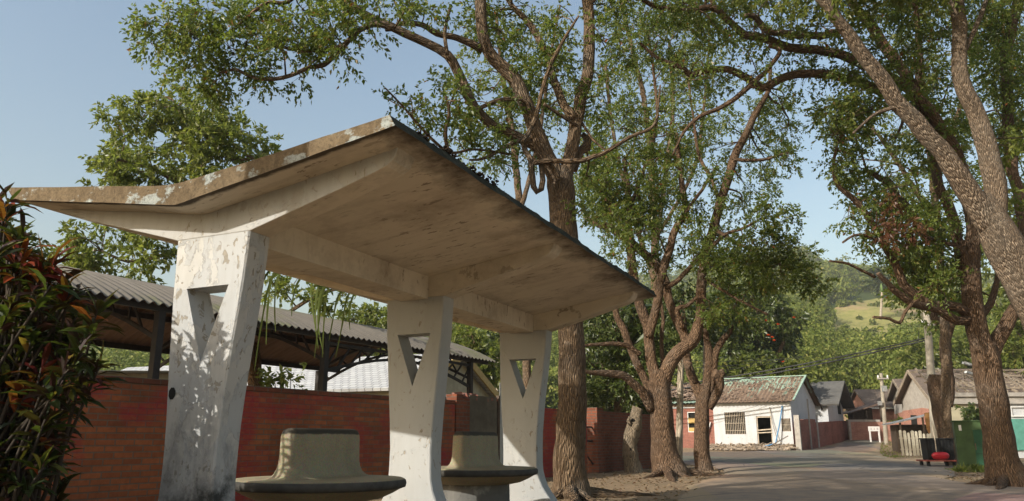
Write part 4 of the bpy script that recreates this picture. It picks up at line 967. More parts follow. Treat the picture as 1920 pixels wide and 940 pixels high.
# ------------------------------------------------------------------ cactus trailing over the left eave
ca = thing('trailing_cactus', 'green trailing cactus stems hanging over the shelter left eave', 'cactus', sh_w(-1.7, 3.1, 2.52))
for k in range(17):
    uu = random.choice((2.35, 2.5, 2.62, 2.7, 2.78, 2.85, 3.1, 3.3, 3.5, 3.75, 3.95))+random.gauss(0, .05); ln = random.uniform(.45, 1.05)*(1.1 if uu < 2.9 else .75)
    v0 = -1.55+random.uniform(-.1, .1); dv = random.uniform(.08, .2); du = random.gauss(-.05, .14)
    P = [sh_w(v0, uu, ztop(-1.55)+.03), sh_w(-1.76, uu+du*.1, ztop(-1.76)+.05), sh_w(-1.76-dv, uu+du*.4, 2.38), sh_w(-1.76-dv*1.2, uu+du*.8, 2.38-ln*.5), sh_w(-1.76-dv*1.05+random.gauss(0, .04), uu+du*1.3, 2.38-ln)]
    q = spline([tuple(p)+(r,) for p, r in zip(P, (.008, .011, .012, .010, .004))], .06); mb = MB(); mb.tube([w[:3] for w in q], [w[3]*(1+.2*math.sin(i*1.3)) for i, w in enumerate(q)], 3)
    mb.build('stem', M['cactus'], ca, off=ca.location)
# weeds growing by the wall below the carport
wd = thing('wall_weed', 'leafy weed growing above the brick wall beneath the cactus stems', 'plant', pt(530, 800, 11.2))
V, Fc = sprigs(np.array([pt(random.gauss(525, 22), random.gauss(712, 12), 11.2) for _ in range(20)]), rng.normal(size=(20, 3))+np.array([0, 0, .6]), 8, .2, .12)
np_mesh('foliage', V, Fc, M['leaf_bright'], wd, off=wd.location)
mb = MB(); wb = wd.location.copy(); wb.z = 0
for k in range(5):
    p = pt(505+k*10, 712, 11.2); mb.tube([wb, (wb+p)/2+Vector((.05, 0, .1)), p], [.012, .009, .005], 5)
mb.build('stem', M['bark'], wd, off=wd.location, uv=True)
# ------------------------------------------------------------------ ground, road, hill
def sheet(name, xs, ys, zf, mat, kind='structure'):
    V = [(x, y, zf(x, y)) for y in ys for x in xs]; nx = len(xs)
    Fc = np.array([[j*nx+i, j*nx+i+1, (j+1)*nx+i+1, (j+1)*nx+i] for j in range(len(ys)-1) for i in range(nx-1)])
    o = np_mesh(name, V, Fc, mat, smooth=True); return tag(o, kind=kind)
def m_ground():
    b = NB('dry_earth', .95, .1)
    n = b.noise(1.1, 7, .65); f = b.noise(14, 6, .7); g = b.noise(60, 4, .6)
    col = b.mix(n, (.24, .17, .103), (.36, .265, .17)); col = b.mix(b.ramp(f, [(.55, 0.), (.75, .6)]), col, (.12, .085, .05))
    col = b.mix(b.ramp(g, [(.62, 0.), (.7, .6)]), col, (.30, .245, .175))
    col = b.mix(b.ramp(b.noise(.35, 4, .6, b.co(loc=(7, 3, 0))), [(.56, 0.), (.7, .55)]), col, (.09, .09, .035))
    return b.fin(col, b.bump(b.math('ADD', b.math('MULTIPLY', f, 1.2), g), .9, .03))
def m_road():
    b = NB('dusty_asphalt', .9, .25)
    n = b.noise(.5, 6, .65); g = b.noise(70, 3, .6); p = b.noise(2.2, 6, .7)
    col = b.mix(n, (.105, .093, .075), (.18, .155, .12)); col = b.mix(b.ramp(g, [(.4, 0.), (.7, .5)]), col, (.21, .185, .15))
    col = b.mix(b.ramp(p, [(.52, 0.), (.75, .6)]), col, (.20, .15, .095))
    a = b.n('Attribute', attribute_name='dust').outputs[2]
    col = b.mix(b.ramp(b.math('ADD', a, b.math('MULTIPLY', b.math('SUBTRACT', p, .5), 1.2)), [(.35, 0.), (.75, .95)]), col, b.mix(b.noise(9, 6, .7), (.24, .18, .115), (.37, .285, .185)))
    ck = b.n('TexVoronoi', {'Vector': b.n('Mix', {0: .25, 4: b.co(), 5: b.n('TexNoise', {'Scale': 1.7, 'Detail': 5.}).outputs[1]}, data_type='VECTOR').outputs[1], 'Scale': .55}, feature='DISTANCE_TO_EDGE').outputs[0]
    ck = b.math('MULTIPLY', b.ramp(ck, [(0., 1.), (.012, 0.)]), b.ramp(b.noise(.4, 3), [(.45, 0.), (.6, .8)])); col = b.mix(ck, col, (.03, .028, .025))
    pt_ = b.n('TexVoronoi', {'Vector': b.co(sc=(.28, .17, 1)), 'Scale': 1.}).outputs[1]; col = b.mix(.16, col, pt_, 'SOFT_LIGHT')
    return b.fin(col, b.bump(b.math('SUBTRACT', g, ck), .6, .008))
M['ground'] = m_ground(); M['road'] = m_road()
xs = sorted(set([-480, -300, -120, -60]+[i*1. for i in range(-40, 61)]+[80, 150, 300, 480])); ys = sorted(set([-150, -90, -40]+[i*.75 for i in range(-16, 101)]+[90, 140, 300, 480]))
def gnoise(x, y): return (mnoise.noise((x*.5, y*.5, 0))*.025+mnoise.noise((x*1.7, y*1.7, 4))*.014-.03) if abs(x) < 60 and abs(y) < 80 else -.03
sheet('ground', xs, ys, lambda x, y: gz(y)+gnoise(x, y), M['ground'])
# the road: rows of left and right edge; the left arm passes in front of the ruined house
def road_edges(y):
    l = np.interp(y, [-20, 6, 11, 15, 19, 23, 26, 29, 39, 42, 46, 55, 70], [1.5, 1.5, 2.3, 3.5, 5.1, 5.9, 5.6, 2., 2., 15.2, 18.6, 23.3, 31.])
    r = np.interp(y, [-20, 6, 11, 15, 19, 23, 27, 33, 40, 48, 55, 70], [9., 8.6, 8.4, 8.2, 10.6, 13.0, 14.4, 15.8, 18.6, 22.4, 26.2, 34.])
    return float(l), float(r)
V = []; Fc = []; dust = []; ry_ = [-20, -8]+[i*.5 for i in range(0, 141)]; nx = 20
for j, y in enumerate(ry_):
    l, r = road_edges(y); l += mnoise.noise((y*.7, 1, 0))*.3; r += mnoise.noise((y*.7, 9, 0))*.3
    for i in range(nx+1):
        t = i/nx; x = l+(r-l)*t
        V.append((x, y, gz(y)+.012+.05*(1-abs(2*t-1)**2)-.03*(i in (0, nx)))); dust.append(max(abs(2*t-1)**2*1.05, np.interp(y, [8, 12, 17, 24, 32], [.5, .72, .62, .35, .1])))
for j in range(len(ry_)-1):
    for i in range(nx):
        a = j*(nx+1)+i; Fc.append([a, a+1, a+nx+2, a+nx+1])
ro = np_mesh('road', V, np.array(Fc), M['road'], smooth=True); at = ro.data.attributes.new('dust', 'FLOAT', 'POINT'); at.data.foreach_set('value', np.array(dust, dtype=np.float32)); tag(ro, kind='structure')
# pebbles and dry leaves on the earth
V, Fc = [], []; off = 0
def clods(n, fn, r0, r1):
    mb = MB()
    for _ in range(n):
        p = fn(); r = random.uniform(r0, r1)*random.uniform(.5, 1); q = []
        for a in range(6): t = a*1.047+random.uniform(-.3, .3); q.append((p[0]+math.cos(t)*r*random.uniform(.7, 1.3), p[1]+math.sin(t)*r*random.uniform(.7, 1.3), p[2]-.005))
        q.append((p[0]+r*.2, p[1], p[2]+r*random.uniform(.4, .9))); mb.add(q, [(a, (a+1) % 6, 6) for a in range(6)])
    return mb
def earth_spot():
    for _ in range(50):
        y = 8+14*random.random()**1.3; x = random.uniform(-.5, 11)
        l, r = road_edges(y)
        if x < l+.8 or x > r-1.2 or random.random() < .22: return (x, y, -.02+gnoise(x, y)+.03)
    return (2, 9, 0)
tag(clods(1500, earth_spot, .008, .035).build('pebbles', M['ground']), kind='stuff', label='small stones and clods of earth scattered around the tree roots', cat='pebbles')
n = 3200; P = np.array([earth_spot() for _ in range(n)]); P[:, 2] = .012+np.array([gnoise(a, b) for a, b, c in P])+.01
d = rng.normal(size=(n, 3)); d[:, 2] *= .15; nr = rng.normal(size=(n, 3))*.35; nr[:, 2] = 1
V, Fc = leaf_arrays(P, d, rng.uniform(.04, .09, n), rng.uniform(.009, .02, n), nr)
tag(np_mesh('fallen_leaves', V, Fc, M['leaf_red']), kind='stuff', label='dry fallen leaves scattered over the earth beside the road', cat='fallen leaves')
def grass(n, fn, h, label):
    P = np.array([fn() for _ in range(n)]); d = rng.normal(size=(n, 3))*.45; d[:, 2] = 1
    V, Fc = leaf_arrays(P, d, rng.uniform(.5, 1.2, n)*h, rng.uniform(.006, .012, n)*(h/.2), None, .25)
    return tag(np_mesh('grass', V, Fc, M['leaf_bright']), kind='stuff', label=label, cat='grass')
def verge():
    y = random.uniform(34, 56); l, r = road_edges(y); x = r+abs(random.gauss(.2, .5)); return (x, y, gz(y)-.01)
grass(700, verge, .10, 'short green grass along the right road edge by the picket fence')
def bankgrass():
    y = random.uniform(55, 64); x = np.interp(y, [55, 64], [23, 29])-abs(random.gauss(0, 2.5)); return (x, y, gz(y)-.01)
grass(3000, bankgrass, .7, 'tall green weeds on the bank beyond the white house')

# hill
def crest(px):
    return np.interp(px, [-1400, -400, 0, 300, 700, 930, 1100, 1300, 1440, 1500, 1600, 1750, 1900, 2200, 3200], [760, 720, 690, 668, 620, 590, 545, 505, 482, 478, 500, 520, 540, 600, 740])
RN, RF = 62., 430.
def hill_z(az, r):
    px = 960+F*math.tan(max(-1.25, min(1.25, az))); hz = 470+F*math.tan(TH)
    el = (hz-crest(px))/math.hypot(F, px-960)*.955
    H = el*RF; t = max(0, (r-RN-8)/(RF-RN-8)); base = gz(r*math.cos(az)) if r < 120 else 1.4
    x, y = r*math.sin(az), r*math.cos(az)
    return base-.3*(r < RN+2)+(H-1.4)*t**1.08+(mnoise.noise((x*.02, y*.02, 0))*7+mnoise.noise((x*.06, y*.06, 3))*2)*min(1, t*4)
def m_hill():
    b = NB('hill_slope', .95, .1); n = b.noise(.035, 6, .65); f = b.noise(.5, 6, .7, b.co(sc=(1, 1, .4)))
    a = b.n('Attribute', attribute_name='bare').outputs[2]; s = b.n('Attribute', attribute_name='soil').outputs[2]
    col = b.mix(n, (.040, .060, .016), (.075, .095, .028)); col = b.mix(f, col, (.03, .045, .012))
    gr = b.mix(b.ramp(f, [(.3, 0.), (.7, 1.)]), (.17, .18, .05), (.30, .265, .10)); gr = b.mix(b.ramp(b.noise(.06, 5, .6), [(.52, 0.), (.68, .8)]), gr, (.33, .22, .13))
    col = b.mix(b.ramp(b.math('ADD', a, b.math('MULTIPLY', b.math('SUBTRACT', b.noise(.12, 5), .5), .5)), [(.4, 0.), (.6, 1.)]), col, gr)
    col = b.mix(b.ramp(b.math('ADD', s, b.math('MULTIPLY', b.math('SUBTRACT', f, .5), .5)), [(.4, 0.), (.6, 1.)]), col, b.mix(f, (.25, .155, .085), (.36, .25, .15)))
    return b.fin(col, b.bump(f, .8, .3))
M['hill'] = m_hill()
def pxof(x, y, z):
    c, s = math.cos(TH), math.sin(TH); dd = y*c+(z-EYE)*s; return 960+F*x/dd, 470-F*(-y*s+(z-EYE)*c)/dd
CLEAR = [(1540,600),(1570,578),(1625,560),(1700,566),(1740,580),(1780,580),(1780,612),(1700,620),(1650,640),(1600,632),(1560,622)]
def inpoly(x, y, poly):
    c = False; j = len(poly)-1
    for i in range(len(poly)):
        (xi, yi), (xj, yj) = poly[i], poly[j]
        if (yi > y) != (yj > y) and x < (xj-xi)*(y-yi)/(yj-yi)+xi: c = not c
        j = i
    return c
azs = np.linspace(-1.35, 1.25, 300); rs = RN+(RF-RN)*np.linspace(0, 1, 110)**1.3
V = []; bare = []; soil = []
for r in rs:
    for az in azs:
        z = hill_z(az, r); x, y = r*math.sin(az), r*math.cos(az); V.append((x, y, z)); q = pxof(x, y, z)
        bare.append(1. if inpoly(q[0], q[1], CLEAR) else 0.)
        soil.append(1. if (q[1] > 752 and 1540 < q[0] < 1680 and r < 100) else 0.)
na = len(azs); Fc = np.array([[j*na+i, j*na+i+1, (j+1)*na+i+1, (j+1)*na+i] for j in range(len(rs)-1) for i in range(na-1)])
h = np_mesh('hillside', V, Fc, M['hill'], smooth=True); tag(h, kind='structure')
for nm, arr in (('bare', bare), ('soil', soil)):
    at = h.data.attributes.new(nm, 'FLOAT', 'POINT'); at.data.foreach_set('value', np.array(arr, dtype=np.float32))
# the wood on it
LV, LF = [], []; off = 0; cnt = 0
for _ in range(30000):
    if cnt >= 3300: break
    az = random.uniform(-.75, .85); r = RN+14+(RF-RN-14)*random.random()**1.15
    x, y = r*math.sin(az), r*math.cos(az); z = hill_z(az, r); q = pxof(x, y, z)
    if q[0] < -350 or q[0] > 2500: continue
    vis = 1. if (q[0] > 1330 or 830 < q[0] < 1040) else .33
    if random.random() > vis: continue
    hit = [dy_ for dy_ in (0, 1.5, 3.5, 5.5, 7.5) if any(inpoly(q[0]+dx_, q[1]-dy_*F/r, CLEAR) for dx_ in (-6, 6))]
    if hit and hit[0] == 0 and random.random() < .72: continue
    if q[1] > 746 and 1535 < q[0] < 1690: continue
    cnt += 1
    R_ = random.uniform(1.2, 3.0)*(1+r/700)*(1.25 if r < 120 else 1)
    if hit: R_ = random.uniform(.35, .9) if hit[0] == 0 else min(R_, .32*hit[0]+.35)
    tall = random.uniform(.75, 1.2)
    sz = .0019*r+.06; N = int(min(760, 60+1.5*(R_/sz)**2*2.2))
    u = rng.normal(size=(N, 3)); u /= np.linalg.norm(u, axis=1, keepdims=True); u[:, 2] = np.where(u[:, 2] < -.45, -u[:, 2], u[:, 2])
    lump = 1+.28*np.sin(u[:, 0:1]*4.+cnt)*np.cos(u[:, 1:2]*4.6+cnt*2)+.18*np.sin(u[:, 2:3]*8+cnt)
    P = u*lump*np.array([R_, R_, R_*tall])*rng.uniform(.72, 1.06, (N, 1))+np.array([x, y, z+R_*tall*.8])
    d = rng.normal(size=(N, 3)); d -= u*(d*u).sum(1, keepdims=True)*.7; d[:, 2] -= .3
    V_, F_ = leaf_arrays(P, d, rng.uniform(.8, 1.7, N)*sz*1.5, rng.uniform(.35, .6, N)*sz*1.3, u+rng.normal(size=(N, 3))*.45, .1)
    LV.append(V_); LF.append(F_+off); off += len(V_)
tag(np_mesh('hill_forest', np.vstack(LV), np.vstack(LF), M['hill_leaf']), kind='stuff', label='dense green wood covering the hillside', cat='forest')

# ------------------------------------------------------------------ the ruined white row house
def wall_open(mb, x0, x1, z0, z1, ops, y0, y1, m=0):
    xs_ = sorted({x0, x1, *[o[0] for o in ops], *[o[1] for o in ops]}); 
    for a, b in zip(xs_, xs_[1:]):
        zz = [z0]; c = (a+b)/2
        for o in sorted([o for o in ops if o[0] < c < o[1]], key=lambda o: o[2]): zz += [o[2], o[3]]
        zz.append(z1)
        for k in range(0, len(zz), 2):
            if zz[k+1]-zz[k] > .01: mb.box(a, b, y0, y1, zz[k], zz[k+1], m)
def corr_roof(mb, x0, x1, y0, z0, y1, z1, pitch=.22, amp=.022, th=.012):
    n = int((x1-x0)/pitch*6); P = [(x0+(x1-x0)*i/n, amp*math.sin(i*math.pi/3)) for i in range(n+1)]
    v = [];
    for (y, z) in ((y0, z0), (y1, z1)):
        v += [(x, y, z+w) for x, w in P]
    for (y, z) in ((y0, z0), (y1, z1)):
        v += [(x, y, z+w-th) for x, w in P]
    k = n+1; f = []
    for i in range(n):
        f += [(i, i+1, k+i+1, k+i), (2*k+i, 3*k+i, 3*k+i+1, 2*k+i+1), (i, 2*k+i, 2*k+i+1, i+1), (k+i, k+i+1, 3*k+i+1, 3*k+i)]
    mb.add(v, f); return mb
def window(parent, x0, x1, z0, z1, y, bars=9, rows=2, bar=None, frame=None, mat_bar=None):
    f = MB(); w = .05
    for q in ((x0, x0+w, z0, z1), (x1-w, x1, z0, z1), (x0+w, x1-w, z0, z0+w), (x0+w, x1-w, z1-w, z1)): f.box(q[0], q[1], y, y+.05, q[2], q[3])
    fr = f.build('window', frame or M['wood_dark'], parent)
    p = MB(); p.box(x0+w, x1-w, y+.12, y+.13, z0+w, z1-w); p.build('pane', M['black'], fr)
    if bars:
        g_ = MB()
        for i in range(bars): x = x0+w+(x1-x0-2*w)*(i+.5)/bars; g_.box(x-.009, x+.009, y-.03, y-.006, z0, z1)
        for i in range(rows): z = z0+(z1-z0)*(i+.5)/rows; g_.box(x0, x1, y-.04, y-.0305, z-.009, z+.009)
        g_.build('bars', mat_bar or M['pale_wood'], fr)
    return fr
hw_ = thing('white_house', 'white ruined row house with a leaf littered green sheet roof and barred windows', 'house', (15.1, 42.3, gz(42.3)-.2), math.atan2(-.53, .85))
Z0 = .2
mb = MB(); ops = [(-3.65, -2.5, .86+Z0, 2.06+Z0), (-1.9, -1.08, -.1, 1.82+Z0), (-.56, -.02-.06, 1.0+Z0, 1.68+Z0)]
wall_open(mb, -4.28, 0, -.1, 2.62+Z0, ops, 0, .18)
mb.prism([(.181, -.1), (6.6, -.1), (6.6, 2.6+Z0), (3.4, 4.02+Z0), (.181, 2.6+Z0)], lambda a, b, c: (c, a, b), -.18, 0.)
mb.box(-4.28, -.181, 6.42, 6.6, -.1, 2.6+Z0)
mb.build('wall', M['white_wall'], hw_)
mb = MB(); mb.box(-4.2, -.19, 2.4, 2.5, -.1, 2.6+Z0); mb.build('inner_partition', M['plaster_grey'], hw_)
window(hw_, -3.65, -2.5, .86+Z0, 2.06+Z0, .03, 11, 3); window(hw_, -.56, -.08, 1.0+Z0, 1.68+Z0, .03, 6, 1)
mb = MB(); mb.box(-1.88, -1.84, .04, .1, -.1, 1.8+Z0); mb.box(-1.14, -1.1, .04, .1, -.1, 1.8+Z0); mb.box(-1.84, -1.14, .04, .1, 1.75+Z0, 1.8+Z0); mb.beam((-1.88, -.02, 1.06+Z0), (-1.1, -.02, 1.12+Z0), .03, .06); mb.beam((-1.88, -.02, .92+Z0), (-1.1, -.02, .96+Z0), .03, .05); mb.build('door_frame', M['pale_wood'], hw_)
mb = corr_roof(MB(), -4.5, .28, -.35, 2.60+Z0, 3.4, 4.16+Z0); corr_roof(mb, -4.5, .28, 3.42, 4.15+Z0, 7., 2.6+Z0); mb.build('roof', M['green_roof'], hw_)
mb = MB(); mb.beam((-4.5, 3.4, 4.19+Z0), (.3, 3.4, 4.19+Z0), .3, .05); mb.beam((.26, -.38, 2.64+Z0), (.26, 3.4, 4.2+Z0), .10, .06); mb.build('roof_trim', M['mint'], hw_)
mb = MB()
for i in range(14):
    y = 3.5+i*.26; z = 4.1+Z0-(y-3.4)*.44; mb.beam((.3, y, z), (.36, y+.2, z-.13-random.random()*.25), .05, .02)
mb.build('broken_verge', M['wood_dark'], hw_)
mb = MB()
for i in range(420):
    x = random.uniform(-4.45, .1); y = random.uniform(-.35, 3.1); 
    if mnoise.noise((x*.7, y*.8, 1)) < -.12: continue
    z = 2.62+Z0+(y+.35)*.416+.03; a = random.random()*3; l = random.uniform(.06, .22); mb.beam((x, y, z), (x+math.cos(a)*l, y+math.sin(a)*l, z+math.sin(a)*l*.4+random.uniform(0, .04)), .05, .02, roll=random.random()*2)
o = mb.build('roof_litter', M['tile_rubble'], hw_); tag(o, kind='stuff', label='dead leaves and bark lying on the green roof')
# the collapsed left section
hl = thing('brick_house', 'brick fronted end house with collapsed roof and white window, joined to the white house', 'house', (15.1-.85*4.29, 42.3+.53*4.29, gz(43)-.0), math.atan2(-.53, .85))
mb = MB(); wall_open(mb, -3.4, 0, -.1, 2.3, [(-1.55, -.75, .95, 2.1)], .05, .2); mb.build('wall', M['brick_far'], hl)
mb = MB(); mb.box(-3.4, -.0, -.02, .26, 2.31, 2.56); mb.build('lintel_band', M['white_wall'], hl)
window(hl, -1.55, -.75, .95, 2.1, .08, 0, 0, frame=M['white_pl']); mb = MB(); mb.box(-1.5, -.8, .06, .075, 1.45, 1.75); mb.box(-1.5, -.8, .06, .075, 1.0, 1.2); mb.build('window_board', M['barge'], hl)
mb = corr_roof(MB(), -3.6, -.25, -.4, 2.6, .35, 2.8); mb.build('eave_sheet', M['mint'], hl)
mb = MB()
for i in range(460):
    x = random.uniform(-3.5, -.3); y = random.uniform(-.2, 3.2); z = 2.75+max(0, y)*.36+mnoise.noise((x*1.1, y*1.1, 2))*.22; a = random.random()*3.1; l = random.uniform(.15, .55)
    mb.beam((x, y, z), (x+math.cos(a)*l, y+math.sin(a)*l, z+random.uniform(-.14, .2)), random.uniform(.08, .24), .03, roll=random.uniform(-.6, .6))
mb.prism([(-.1, 2.5), (3.3, 3.7), (3.3, 2.4), (-.1, 2.4)], lambda a, b, c: (c, a, b), -3.5, -.3)
o = mb.build('roof_rubble', M['tile_rubble'], hl); tag(o, kind='stuff', label='broken tiles and battens of the fallen roof')
mb = MB(); mb.beam((-.7, -.1, -.1), (-.15, -.05, 1.5), .12, .05); mb.build('leaning_board', M['white_pl'], hl)
# rubble in front
def rub():
    t = random.uniform(-4.6, 0)
    y = -abs(random.gauss(.15, .8))-.05
    return (15.1+.85*t+.53*y, 42.3-.53*t+.85*y, gz(42)+.05+max(0, .22+y*.2))
mb = clods(700, rub, .04, .16)
for _ in range(240):
    p = Vector(rub()); a = random.random()*6.3; l = random.uniform(.2, .8); mb.beam(p+Vector((0, 0, .04)), p+Vector((math.cos(a)*l, math.sin(a)*l*.6, random.uniform(0, .18))), .07, .025, roll=random.random())
tag(mb.build('rubble', M['rubble']), kind='stuff', label='heap of broken tiles and planks along the white house front', cat='rubble')
def hloc(x, y, z): return Vector((15.1+.85*x+.53*y, 42.3-.53*x+.85*y, z))
mb = MB(); mb.tube([hloc(-.42, -.05, 2.55), hloc(-.62, -.25, 1.5), hloc(-.85, -.45, .55)], .035, 7); mb.tube([hloc(-.85, -.46, .56), hloc(-1.6, -.6, .35)], .035, 7)
tag(mb.build('blue_pipe', M['blue_pipe']), 'thin blue pipe leaning against the white house front beside its small window', 'pipe')
mb = MB(); mb.beam(hloc(-1.3, -.75, .3), hloc(-.1, -.7, .95), .06, .04); tag(mb.build('fallen_batten', M['wood_dark']), 'grey batten slanting across the rubble below the small window', 'batten')
mb = MB(); mb.tube([hloc(-1.1, -.06, 2.5), hloc(-1.0, -.15, 1.7), hloc(-.75, -.3, .6)], .02, 5); tag(mb.build('hanging_lath', M['wood']), 'thin brown lath hanging from the white house eave right of the door', 'lath')

sb = thing('brick_wall', 'pinkish red brick wall running back along the road beside the white house', 'wall', (15.1+.53*-.4+.85*.45, 42.3+.85*-.4-.53*.45, gz(42)-.1), math.pi/2-WA)
mb = MB()
for i in range(14):
    z = .0; mb.box(i*1.08, i*1.08+1.08, 0, .18, gz(42+i*.9)-gz(42)-.3, 1.72+.0*i+(gz(42+i*.9)-gz(42))*.8-.2*(i > 3))
mb.build('wall_face', M['brick_far'], sb)
for q in ((-.22, -.002, -.05, .22, 1.95), (4.5, 4.72, -.06, -.002, 2.1), (2.4, 2.5, -.07, -.002, 2.9)): mb = MB(); mb.box(q[0], q[1], q[2], q[3], -.1, q[4]); mb.build('post', M['concrete'], sb)
h2 = thing('grey_roof_house', 'white gabled house with a dark grey roof behind the white ruin', 'house', tuple(hloc(.1, 9, gz(50)-.1)), math.atan2(-.53, .85))
mb = MB(); mb.prism([(0, -.1), (5.6, -.1), (5.6, 2.5), (2.8, 3.9), (0, 2.5)], lambda a, b, c: (c, a, b), -6, 0.2); mb.build('wall', M['white_wall'], h2)
mb = MB(); mb.prism([(-.35, 2.42), (2.8, 4.02), (2.8, 4.14), (-.4, 2.52)], lambda a, b, c: (c, a, b), -6.2, .95); mb.prism([(2.8, 4.02), (6., 2.42), (6.05, 2.5), (2.8, 4.14)], lambda a, b, c: (c, a, b), -6.2, .95); mb.build('roof', M['grey_tile'], h2)
mb = MB(); mb.box(.202, .24, 3.6, 4.6, 2.0, 2.9); mb.build('dark_vent', M['black'], h2)

# ------------------------------------------------------------------ right side: houses, fence, poles
Yb = 53.; zb = gz(Yb)
def X(px, Y): return (px-960)/F*Y*math.cos(TH)
rb = thing('brick_house', 'pink brick house with a brown roof standing behind the low wall and road sign', 'house', (X(1640, 58), 58, gz(58)), -.12)
mb = MB(); mb.box(.02, 5.6, .0, 4.5, -.2, 2.3); mb.prism([(0, -.2), (4.5, -.2), (4.5, 2.3), (2.25, 3.45), (0, 2.3)], lambda a, b, c: (c, a, b), -.15, .019); mb.build('wall', M['brick_pink'], rb)
mb = MB(); mb.prism([(-.4, 2.12), (2.25, 3.5), (2.25, 3.65), (-.5, 2.2)], lambda a, b, c: (c, a, b), -.4, 5.8); mb.prism([(2.25, 3.5), (4.9, 2.12), (5., 2.2), (2.25, 3.65)], lambda a, b, c: (c, a, b), -.4, 5.8); mb.build('roof', M['brown_tile'], rb)
mb = MB(); mb.box(-.3, 5.8, -.46, -.42, 2.06, 2.22); mb.build('gutter', M['white_wall'], rb)
window(rb, 1.9, 2.7, 1.05, 1.75, -.06, 0, 0); mb = MB(); mb.box(1.95, 2.65, -.03, -.02, 1.08, 1.3); mb.build('orange_cloth', M['flower'], rb)
rw = thing('brick_wall', 'low faded brick wall standing behind the white road sign', 'wall', (X(1598, Yb), Yb, zb-.1), -.02)
mb = MB(); mb.box(0, 3.7, 0, .2, -.2, 1.35); mb.build('wall_face', M['brick_pink'], rw); mb = MB(); mb.box(-.16, -.002, -.03, .23, -.2, 1.5); mb.box(-.16, 2., -.02, .22, 1.352, 1.5); mb.build('concrete_edge', M['concrete'], rw)
rs_ = thing('lean_to', 'small open lean-to with a tarred sheet roof on the brick wall corner', 'lean-to', (X(1600, 55), 55, gz(55)), -.05)
mb = MB(); mb.prism([(-.2, 1.75), (2.2, 2.5), (2.2, 2.58), (-.2, 1.83)], lambda a, b, c: (a, c, b), -.6, 2.); mb.build('roof', M['rust'], rs_)
for x in (.0, .9, 1.9): mb = MB(); mb.box(x, x+.1, -.4, -.3, -.2, 1.72+x*.31); mb.build('post', M['wood_dark'], rs_)
mb = MB(); mb.box(.2, 1.9, 1., 1.1, -.2, 2.2); mb.build('back_panel', M['wood_dark'], rs_)
sg = thing('road_sign', 'white board sign on two white posts before the low brick wall', 'sign', (X(1641, 50.5), 50.5, gz(50.5)))
mb = MB(); mb.box(-.36, .36, -.03, .03, .72, 1.02); brd = mb.build('board', M['white_pl'], sg)
for x in (-.29, .29): mb = MB(); mb.box(x-.045, x+.045, -.025, .025, -.1, .719); mb.build('post', M['white_pl'], sg)
mb = MB()
for k, cx in enumerate((-.2, 0, .2)):      # three faint square characters, as unreadable as in the photo
    for (a, b, c, d) in ((-.05, .05, .045, .058), (-.05, .05, -.006, .006), (-.05, .05, -.058, -.045), (-.007, .007, -.06, .06))[(k == 1):]: mb.box(cx+a, cx+b, -.036, -.031, .87+c, .87+d)
mb.build('lettering', M['ink'], brd)
def pole(label, px0, px1, ytop, Y, r0, r1, arms, z0):
    b0 = Vector((X(px0, Y), Y, z0)); tp = pt(px1, ytop, Y); p = thing('utility_pole', label, 'utility pole', b0)
    mb = MB(); mb.tube([b0-Vector((0, 0, .2)), (b0+tp)/2, tp], [r0, (r0+r1)/2, r1], 14); mb.build('shaft', M['pole'], p, off=b0, smooth=True, auto=50)
    for (dz, ln) in arms:
        q = tp-Vector((0, 0, dz)); mb = MB(); mb.beam(q-Vector((ln, r0*1.2, 0)), q+Vector((ln, -r0*1.2, 0)), .08, .08); a = mb.build('crossarm', M['concrete'], p, off=b0)
        for s in (-.85, .85): mb = MB(); mb.lathe([(.04, 0), (.06, .05), (.04, .1), (.055, .14), (.02, .18)], tuple(q+Vector((ln*s, -r0*1.2, .04))), 10); mb.build('insulator', M['white_pl'], a, off=b0)
    return p, b0, tp
pole('thick pale concrete utility pole behind the broken leaning trunk', 1752, 1737, 575, 36, .20, .16, [(.9, .5)], 0)
p2, b2_, t2 = pole('thin concrete utility pole by the low brick wall and sign', 1661, 1652, 700, 49, .14, .10, [(.35, .35)], gz(49))
mb = MB(); mb.box(.05, .3, -.3, -.1, 3.2, 3.55); mb.box(-.3, -.08, -.25, -.1, 2.35, 2.6); mb.build('junction_box', M['metal_sheet'], p2)

def gable_house(label, far, near, ze, za, deep, pink, wallm):
    far, near = Vector(far), Vector(near); d = near-far; W = d.length; d.normalize(); rt = Vector((-d.y, d.x, 0)); rt = rt if rt.x > 0 else -rt
    g_ = thing('gabled_house', label, 'house', far)
    fn = lambda a, z, c: d*a+rt*c+Vector((0, 0, z))
    mb = MB(); mb.prism([(0, -.3), (W, -.3), (W, ze), (W/2, za-.12), (0, ze)], fn, 0, deep); mb.build('wall', wallm, g_)
    if pink: mb = MB(); mb.prism([(.02, -.3), (W-.02, -.3), (W-.02, pink), (W*.6, pink+.12), (.02, pink-.1)], fn, -.03, -.002); mb.build('pink_wash', M['brick_pink'], g_)
    k = (za-ze)/(W/2); mb = MB(); mb.prism([(-.4, ze-.4*k+.0), (W/2, za), (W/2, za+.13), (-.45, ze-.45*k+.13)], fn, -.35, deep+.3); mb.prism([(W/2, za), (W+.4, ze-.4*k), (W+.45, ze-.45*k+.13), (W/2, za+.13)], fn, -.35, deep+.3); mb.build('roof', M['brown_tile'], g_)
    mb = MB(); mb.beam(fn(-.42, ze-.42*k, -.38), fn(W/2, za+.02, -.38), .05, .2); mb.beam(fn(W/2, za+.02, -.38), fn(W+.42, ze-.42*k, -.38), .05, .2); mb.build('verge_board', M['wood'], g_)
    mb = MB(); mb.prism([(W*.25, pink*.55 if pink else 1.2), (W*.42, pink*.55 if pink else 1.2), (W*.42, (pink or 2.4)*.85), (W*.25, (pink or 2.4)*.85)], fn, -.05, -.032); mb.build('window', M['black'], g_)
    return g_
